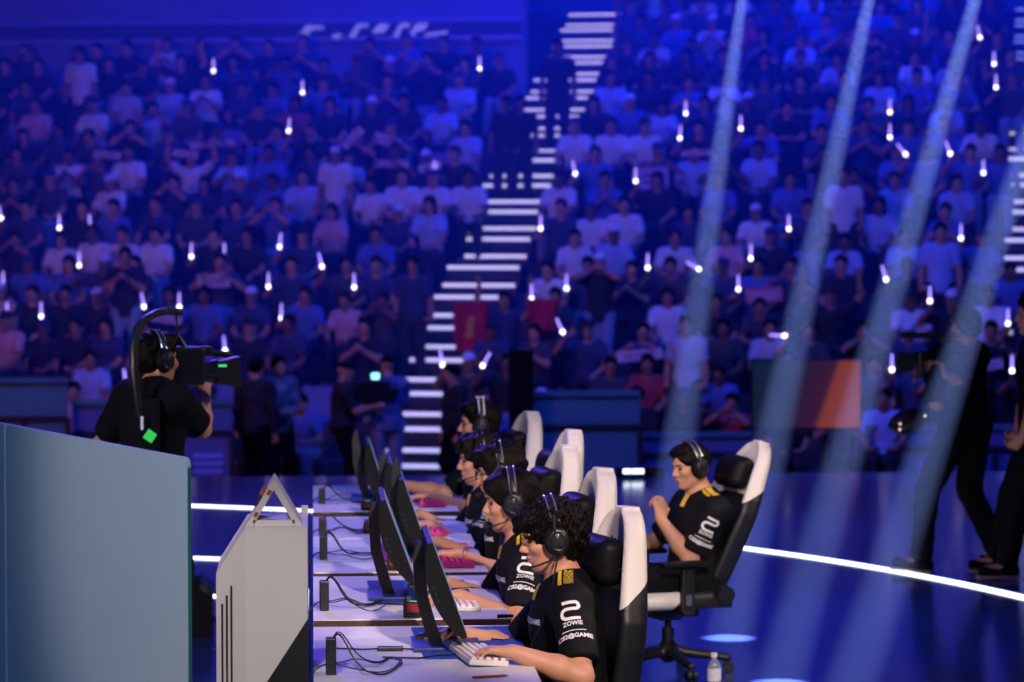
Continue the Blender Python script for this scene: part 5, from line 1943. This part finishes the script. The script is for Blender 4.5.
# people who stand out in the photograph: chest pixel, top colour, pose
NOTE = [
    (62, 256, 'white', 'rest', 'trouser_white'), (95, 258, 'white', 'rest', 'trouser_white'), (124, 252, 'white', 'clap', 'trouser_white'), (156, 256, 'white', 'rest', 'denim'),
    (128, 283, 'black', 'stand_clap', 'denim'), (24, 278, 'black', 'lean', None), (9, 344, 'pink', 'rest', None), (26, 322, 'beige', 'rest', 'trouser_dark'), (73, 316, 'black', 'rest', None), (97, 305, 'black', 'rest', None),
    (78, 345, 'black', 'rest', None), (108, 342, 'dark blue', 'rest', None), (85, 86, 'white', 'stand', None), (37, 126, 'pink', 'rest', None), (95, 128, 'white', 'rest', None), (127, 96, 'pale grey', 'rest', None),
    (130, 172, 'white', 'rest', None), (192, 166, 'white', 'arms_up', None), (70, 176, 'white', 'clap', None), (18, 182, 'dark grey', 'rest', None), (112, 216, 'white', 'rest', None), (176, 216, 'dark blue', 'phone', None),
    (205, 214, 'black', 'rest', None), (240, 212, 'dark blue', 'rest', None), (265, 212, 'blue', 'rest', None), (338, 170, 'white', 'stand', None), (333, 230, 'pink', 'rest', None), (347, 202, 'white', 'rest', None), (320, 202, 'pale blue', 'rest', None),
    (386, 198, 'white', 'rest', None), (418, 200, 'white', 'rest', None), (450, 205, 'white', 'rest', None), (447, 233, 'pale blue', 'rest', None), (400, 235, 'dark blue', 'rest', None), (347, 322, 'pink', 'rest', None), (385, 318, 'dark grey', 'phone', None),
    (472, 155, 'pale blue', 'rest', None), (415, 300, 'dark blue', 'stand', None), (250, 250, 'dark blue', 'phone', None), (200, 335, 'dark blue', 'phone', None), (165, 305, 'dark grey', 'rest', None), (290, 350, 'dark blue', 'rest', None), (252, 335, 'dark blue', 'rest', None),
    (576, 147, 'white', 'rest', None), (612, 155, 'white', 'rest', None), (645, 156, 'white', 'rest', None), (663, 130, 'pale blue', 'rest', None), (694, 178, 'pale blue', 'rest', None), (756, 230, 'white', 'rest', None), (583, 232, 'white', 'rest', None), (616, 226, 'white', 'rest', None),
    (575, 264, 'white', 'rest', None), (614, 252, 'pale blue', 'rest', None), (675, 258, 'white', 'lean', None), (727, 261, 'pink', 'rest', None), (562, 290, 'white', 'lean', None), (602, 300, 'black', 'stand_hands', 'denim'), (660, 302, 'black', 'clap', None),
    (774, 280, 'dark grey', 'sign', None), (930, 325, 'white', 'rest', None), (988, 335, 'white', 'rest', None), (956, 205, 'pale blue', 'rest', None), (818, 212, 'white', 'stand', None), (862, 236, 'pale blue', 'rest', None), (895, 200, 'pale blue', 'rest', None), (905, 180, 'blue', 'rest', None),
    (940, 275, 'pale blue', 'stand', None), (830, 312, 'black', 'arms_up', None), (770, 350, 'pale grey', 'rest', None), (690, 350, 'pale grey', 'stand', None), (492, 365, 'dark blue', 'clap', None), (536, 350, 'dark grey', 'clap', None), (580, 362, 'black', 'rest', None),
    (648, 400, 'red', 'rest', None), (640, 380, 'dark grey', 'rest', None), (724, 375, 'blue', 'lean', None), (885, 395, 'dark grey', 'rest', None), (560, 205, 'white', 'rest', None), (950, 60, 'dark blue', 'arms_up', None), (1010, 300, 'blue', 'rest', None),
    (720, 195, 'blue', 'rest', None), (760, 175, 'pale blue', 'rest', None), (790, 190, 'blue', 'rest', None), (905, 260, 'pale blue', 'rest', None), (980, 170, 'pale blue', 'rest', None),
    (75, 415, 'pink', 'rest', None), (130, 330, 'dark blue', 'rest', None), (46, 335, 'black', 'rest', None),
]
# glow wands: bulb pixel, lean of the tube in degrees
WANDS = [(214, 67, 0), (303, 92, 0), (289, 131, -5), (60, 222, 0), (91, 222, 3), (2, 214, 10), (4, 279, 0), (80, 269, 0), (103, 283, 0), (192, 255, 0), (225, 255, 0), (280, 250, -6), (269, 287, 0), (8, 310, 0), (42, 316, 0), (145, 304, 10),
         (180, 306, 0), (282, 317, 0), (226, 355, 6), (127, 386, 8), (491, 66, 0), (461, 176, 0), (323, 264, 14), (337, 289, 0), (532, 293, 0), (686, 113, 0), (680, 134, -3), (576, 171, 12), (636, 181, 0), (741, 128, 0),
         (648, 264, 0), (567, 291, 0), (564, 333, 25), (701, 263, 60), (789, 224, 0), (751, 255, 0), (720, 291, 0), (787, 327, 88), (541, 223, 0), (890, 114, 0), (890, 134, 0), (907, 151, 40), (951, 152, 20), (994, 65, 0), (996, 88, 0), (980, 40, 10),
         (961, 237, 0), (887, 280, 18), (930, 296, 0), (957, 175, 0), (1008, 322, 0), (892, 367, 0), (1012, 372, 0), (932, 373, 12), (482, 365, -30), (440, 366, 10)]
WLIST = []
for px, py, tilt in WANDS:
    cands = []
    for nm in ('wand_low', 'wand_mid', 'wand_high'):
        hl = PROTO[nm]['h'].W['R'] + PROTO[nm]['h'].hand['R'][0] * .08
        k, t, p = seat_at(px, py, hl[2] + .05, ds=.42 - hl[0])
        err = abs(p.z - (row_z(k) + hl[2] + .05))
        cands.append((err, nm, k, t - hl[1], hl))
    cands.sort(key=lambda c: c[0])
    for err, nm, k, t, hl in cands:
        d = put(k, t, nm, CR.choice(['black', 'dark blue', 'dark grey', 'blue', 'black']), gap=.38)
        if d:
            d['wand'] = tilt
            break

for px, py, top, pose, legs in NOTE:
    hgt = {'stand': 1.28, 'stand_clap': 1.28, 'stand_hands': 1.3}.get(pose, .86)
    k, t, p = seat_at(px, py, hgt)
    put(k, t, pose, top, legs=legs, gap=.40, note=True)
# card signs held up: pixel centre, size in pixels, tilt
CARDOBJ = []
CARDS = [(108, 155, 28, 7, 4, 'card'), (186, 154, 26, 7, 6, 'card'), (213, 144, 46, 6, -4, 'card'), (353, 138, 26, 8, -45, 'card'), (388, 141, 28, 10, 18, 'card'), (392, 164, 36, 7, 2, 'card'), (430, 167, 22, 7, -12, 'card'),
         (214, 281, 34, 13, 0, 'card'), (166, 319, 34, 8, 6, 'card'), (764, 295, 38, 15, -4, 'card_pink'), (640, 355, 46, 11, -6, 'card'), (654, 178, 30, 22, -2, 'card_lilac'), (697, 153, 32, 6, -3, 'card'), (990, 365, 26, 10, -10, 'card')]
mat('card_pink', (.62, .18, .26), .7, noise=.25, nscale=12)
mat('card_lilac', (.45, .36, .66), .7, noise=.1, nscale=12)
for px, py, w_, h_, tl, mm in CARDS:
    k, t, p = seat_at(px, py, 1.02, ds=.08)
    d = put(k, t, 'sign', CR.choice(['black', 'dark blue', 'dark grey']), gap=.38)
    CARDS_D = d
    sc_ = p.y / FPX
    c_ = mat(mm, (.5, .5, .5))
    pp = stand_pt(k, (t if d is None else d['t']), 0, .42 - .36)
    z_ = p.z
    o = MB().box((0, 0, 0), (.009, w_ * sc_ / 2, h_ * sc_ / 2), None, .003).build('card_sign', c_)
    o.location = (p.x - UU.x * .02, p.y - UU.y * .02, z_)
    o.rotation_euler = (Matrix.Rotation(RZ_, 4, 'Z') @ Matrix.Rotation(math.radians(-tl), 4, 'X')).to_euler()
    lab = {'card_pink': 'pinkish red lettered card sign held up by a spectator right of the first beam', 'card_lilac': 'squarish lilac card held up in the block right of the lit stairs'}.get(mm)
    side = 'left' if t < 0 else 'right'
    tag(o, lab or 'x', 'card sign', 'card signs held in the audience')
    if lab is None: CARDOBJ.append((o, d, k, t))
    # a border line and strokes that read as printing
    for q in range(2 if w_ > 24 else 1):
        m = MB(); m.box((.0095, 0, (h_ * sc_ * (.12 - .3 * q))), (.001, w_ * sc_ * .36, h_ * sc_ * .05)); m.build('printed_line', MATS['shirt_dark blue' if mm != 'card_pink' else 'shirt_white'], o)

# flags
for (px, py, w_, h_, lab, gold) in ((471, 326, 38, 50, 'red flag with golden figure hanging upright beside the lit stairs', True), (543, 314, 33, 32, 'plain red flag held up in the first rows right of the lit stairs', False)):
    k, t, p = seat_at(px, py, .9, ds=-.02)
    sc_ = p.y / FPX
    m = MB()
    W_, H_ = w_ * sc_, h_ * sc_
    m.grid(lambda u, v: V((.03 * math.sin(u * 9 + v * 3) + .012 * math.sin(u * 23), (u - .5) * W_ * (1 - .18 * v), (.5 - v) * H_ - .05 * W_ * math.sin(u * PI))), 16, 14)
    fl = m.build('flag', MATS['flag_red'], None, True)
    sd = fl.modifiers.new('s', 'SOLIDIFY'); sd.thickness = .006
    fl.location = (p.x, p.y, p.z); fl.rotation_euler = (0, 0, RZ_)
    tag(fl, lab, 'flag', 'red flags in the audience')
    if gold:
        f = SDF(); f.ell((.045, 0, .0), (.012, .05, .13), k=.02); f.ell((.045, .03, .09), (.012, .04, .04), k=.02); f.ell((.045, -.02, -.12), (.012, .06, .04), k=.02)
        link('golden_figure', f.mesh(.01), MATS['flag_gold'], fl)
    dd = put(k, t + .1, 'arms_up', 'dark blue', gap=.38)

# fill the rows
for k in range(0, NROW):
    t = -9.5 + .3 * CR.random()
    while t < 13.5:
        step = .55 + .05 * CR.random()
        x_, y_ = proj(stand_pt(k, t, .9, .42))
        kt = k >= (14 if t < 0 else 19)
        clear = abs(t) > AW + .3 and abs(t - 7.55) > AW + .3
        if -14 < x_ < 1040 and clear and not kt and free(k, t, .46):
            r = CR.random()
            occ = .93 if k > 1 else .6
            if r < occ:
                q = CR.random()
                top = ('black' if q < .34 else 'dark blue' if q < .54 else 'dark grey' if q < .64 else 'blue' if q < .80 else 'pale blue' if q < .88 else 'white' if q < .95 else CR.choice(['pale grey', 'pink', 'red', 'beige']))
                pose = CR.choice(['rest', 'rest', 'rest', 'lean', 'clap', 'clap', 'phone', 'rest', 'arms_up' if CR.random() < .35 else 'rest'])
                put(k, t + CR.uniform(-.03, .03), pose, top, gap=.44)
            else:
                PLACED[k].append(dict(k=k, t=t, empty=True))
        t += step
# two people standing on the stairs and one by the top flight
for px, py, top in ((507, 160, 'black'), (520, 150, 'black'), (558, 98, 'black')):
    k, t, p = seat_at(px, py, .9, ds=.3)
    PLACED[k].append(dict(k=k, t=t, pose='stand', top=top, skin='skin_dark', hair='short', legs='trouser_dark', aisle=True))

people = [d for r in PLACED.values() for d in r if not d.get('empty')]
empties = [d for r in PLACED.values() for d in r if d.get('empty')]
# label seats by counting outwards from the lit stairs
for k in range(NROW + 1):
    for sgn in (-1, 1):
        L_ = sorted([d for d in PLACED[k] if (d['t'] < 0) == (sgn < 0) and not d.get('aisle')], key=lambda d: abs(d['t']))
        for n_, d in enumerate(L_): d['n'] = n_ + 1; d['side'] = 'left' if sgn < 0 else 'right'
NUM = 'first second third fourth fifth sixth seventh eighth ninth tenth eleventh twelfth thirteenth fourteenth fifteenth sixteenth seventeenth eighteenth nineteenth twentieth twenty-first twenty-second twenty-third twenty-fourth twenty-fifth twenty-sixth twenty-seventh twenty-eighth twenty-ninth thirtieth'.split()
seen = set()
for o, d, k, t in CARDOBJ:
    if d is None: d = min((q for q in PLACED[k] if 'n' in q), key=lambda q: abs(q['t'] - t))
    lb = 'pale card sign held up in %s row, %s place %s of lit stairs' % (ROWNAME[k], NUM[min(d['n'], 30) - 1], d['side'])
    while lb in seen: lb = lb.replace('pale card sign', 'second pale card sign')
    seen.add(lb); o['label'] = lb
people.sort(key=lambda d: (not d.get('note'), not ('wand' in d), d['k']))
MAXP = 286
single, rest = people[:MAXP], people[MAXP:]
print('people', len(people), 'empty', len(empties))


def slot(o, m):
    o.material_slots[0].link = 'OBJECT'
    o.material_slots[0].material = m


for P_ in PROTO.values():
    for me in [P_['body'], P_['shirt'], P_['trousers'], *P_['hair'].values()]:
        me.materials.append(None)


def add(name, me, m, parent=None):
    o = bpy.data.objects.new(name, me)
    COL.objects.link(o)
    if parent is not None: o.parent = parent
    slot(o, m)
    return o


def xf(d):
    p = stand_pt(d['k'], d['t'], 0, .42 if 'stand' not in d['pose'] else .34)
    s_ = d.setdefault('s', CR.uniform(.94, 1.05))
    a_ = d.setdefault('a', CR.uniform(-.22, .22) if 'wand' not in d else 0.)
    return p, RZ_ + a_, s_ if 'wand' not in d else 1.


for d in single:
    P_ = PROTO[d['pose']]
    p, a_, s_ = xf(d)
    b = add('person', P_['body'], MATS[d['skin']])
    b.location = p; b.rotation_euler = (0, 0, a_); b.scale = (s_,) * 3
    topn = {'black': 'black T-shirt'}.get(d['top'], d['top'] + ' top')
    if d.get('aisle'):
        lab = 'person in dark clothes standing on the lit stairs, row %s, %s' % (ROWNAME[d['k']], 'near the top' if d['k'] > 11 else ('left one' if d is [q for q in single if q.get('aisle')][0] else 'right one'))
    else:
        lab = 'person in %s %s, %s row, %s place %s of stairs' % (topn, P_['txt'], ROWNAME[d['k']], NUM[min(d['n'], 30) - 1], d['side'])
    tag(b, lab, 'person', 'audience in the stand')
    add('cap' if d['hair'] == 'cap' else 'hair', P_['hair'][d['hair']], MATS['hair' if d['hair'] != 'cap' else CR.choice(['shirt_black', 'shirt_white', 'shirt_dark blue'])], b)
    add('shirt', P_['shirt'], MATS['shirt_' + d['top']], b)
    add('trousers', P_['trousers'], MATS[d['legs']], b)
    if 'wand' in d:
        hl = P_['h'].W['R'] + P_['h'].hand['R'][0] * .085
        wp = p + Matrix.Rotation(a_, 3, 'Z') @ V(hl)
        w_ = empty('glow_wand', wp, RZ_, 'glowing wand of person in %s, %s row, %s place %s of stairs' % (topn, ROWNAME[d['k']], NUM[min(d['n'], 30) - 1], d['side']), 'glow wand', 'glow wands in the audience')
        w_.rotation_euler = (math.radians(d['wand']), 0, RZ_)
        m = MB(); m.sph((.03, 0, .03), .025, (1, 1, 1.2), 12); m.build('bulb', MATS['wand_bulb'], w_, True)
        m = MB(); m.cyl((.03, 0, .05), (.03, 0, .215), .016, .009, 10); m.build('tube', MATS['wand_tube'], w_, True)

# everyone farther up, as one body of people
vs, fs, mi, off = [], [], [], 0
mats = []
for d in rest:
    P_ = PROTO[d['pose']]
    p, a_, s_ = xf(d)
    R_ = np.array(Matrix.Rotation(a_, 3, 'Z')) * s_
    for me, m in ((P_['body'], MATS[d['skin']]), (P_['shirt'], MATS['shirt_' + d['top']]), (P_['hair'][d['hair']], MATS['hair'])):
        co = np.zeros(len(me.vertices) * 3, np.float32); me.vertices.foreach_get('co', co)
        fi = np.zeros(len(me.polygons) * 4, np.int32); me.loops.foreach_get('vertex_index', fi)
        vs.append(co.reshape(-1, 3) @ R_.T + np.array(p)); fs.append(fi.reshape(-1, 4) + off); off += len(me.vertices)
        if m not in mats: mats.append(m)
        mi.append(np.full(len(me.polygons), mats.index(m), np.int32))
if vs:
    me = mesh_np(np.concatenate(vs), np.concatenate(fs))
    cr_ = link('crowd', me, mats)
    me.polygons.foreach_set('material_index', np.concatenate(mi))
    tag(cr_, 'distant spectators filling the upper rows on both sides of the lit stairs', 'crowd', kind='stuff')

# empty folding seats
m = MB()
m.box((.02, 0, .44), (.20, .22, .03), None, .02); m.box((-.20, 0, .66), (.03, .22, .22), Matrix.Rotation(-.12, 4, 'Y'), .025); m.box((-.05, 0, .40), (.10, .2, .015), None, .006)
me0 = m.mesh()
me0.materials.append(MATS['seat_blue'])
for d in empties:
    if not (-5 < proj(stand_pt(d['k'], d['t'], .6, .42))[0] < 1030): continue
    o = bpy.data.objects.new('folding_seat', me0); COL.objects.link(o)
    o.location = stand_pt(d['k'], d['t'], 0, .42); o.rotation_euler = (0, 0, RZ_)
    tag(o, 'empty blue folding seat, %s row, %s place %s of stairs' % (ROWNAME[d['k']], NUM[min(d['n'], 30) - 1], d['side']), 'seat', 'empty folding seats')

SC.view_settings.view_transform = 'Standard'
SC.view_settings.look = 'None'
SC.view_settings.gamma = 1
SC.view_settings.use_curve_mapping = False
SC.view_settings.exposure = 0
SC.cycles.max_bounces = 6
SC.cycles.volume_bounces = 0
SC.cycles.use_denoising = True
SC.cycles.sample_clamp_indirect = 4
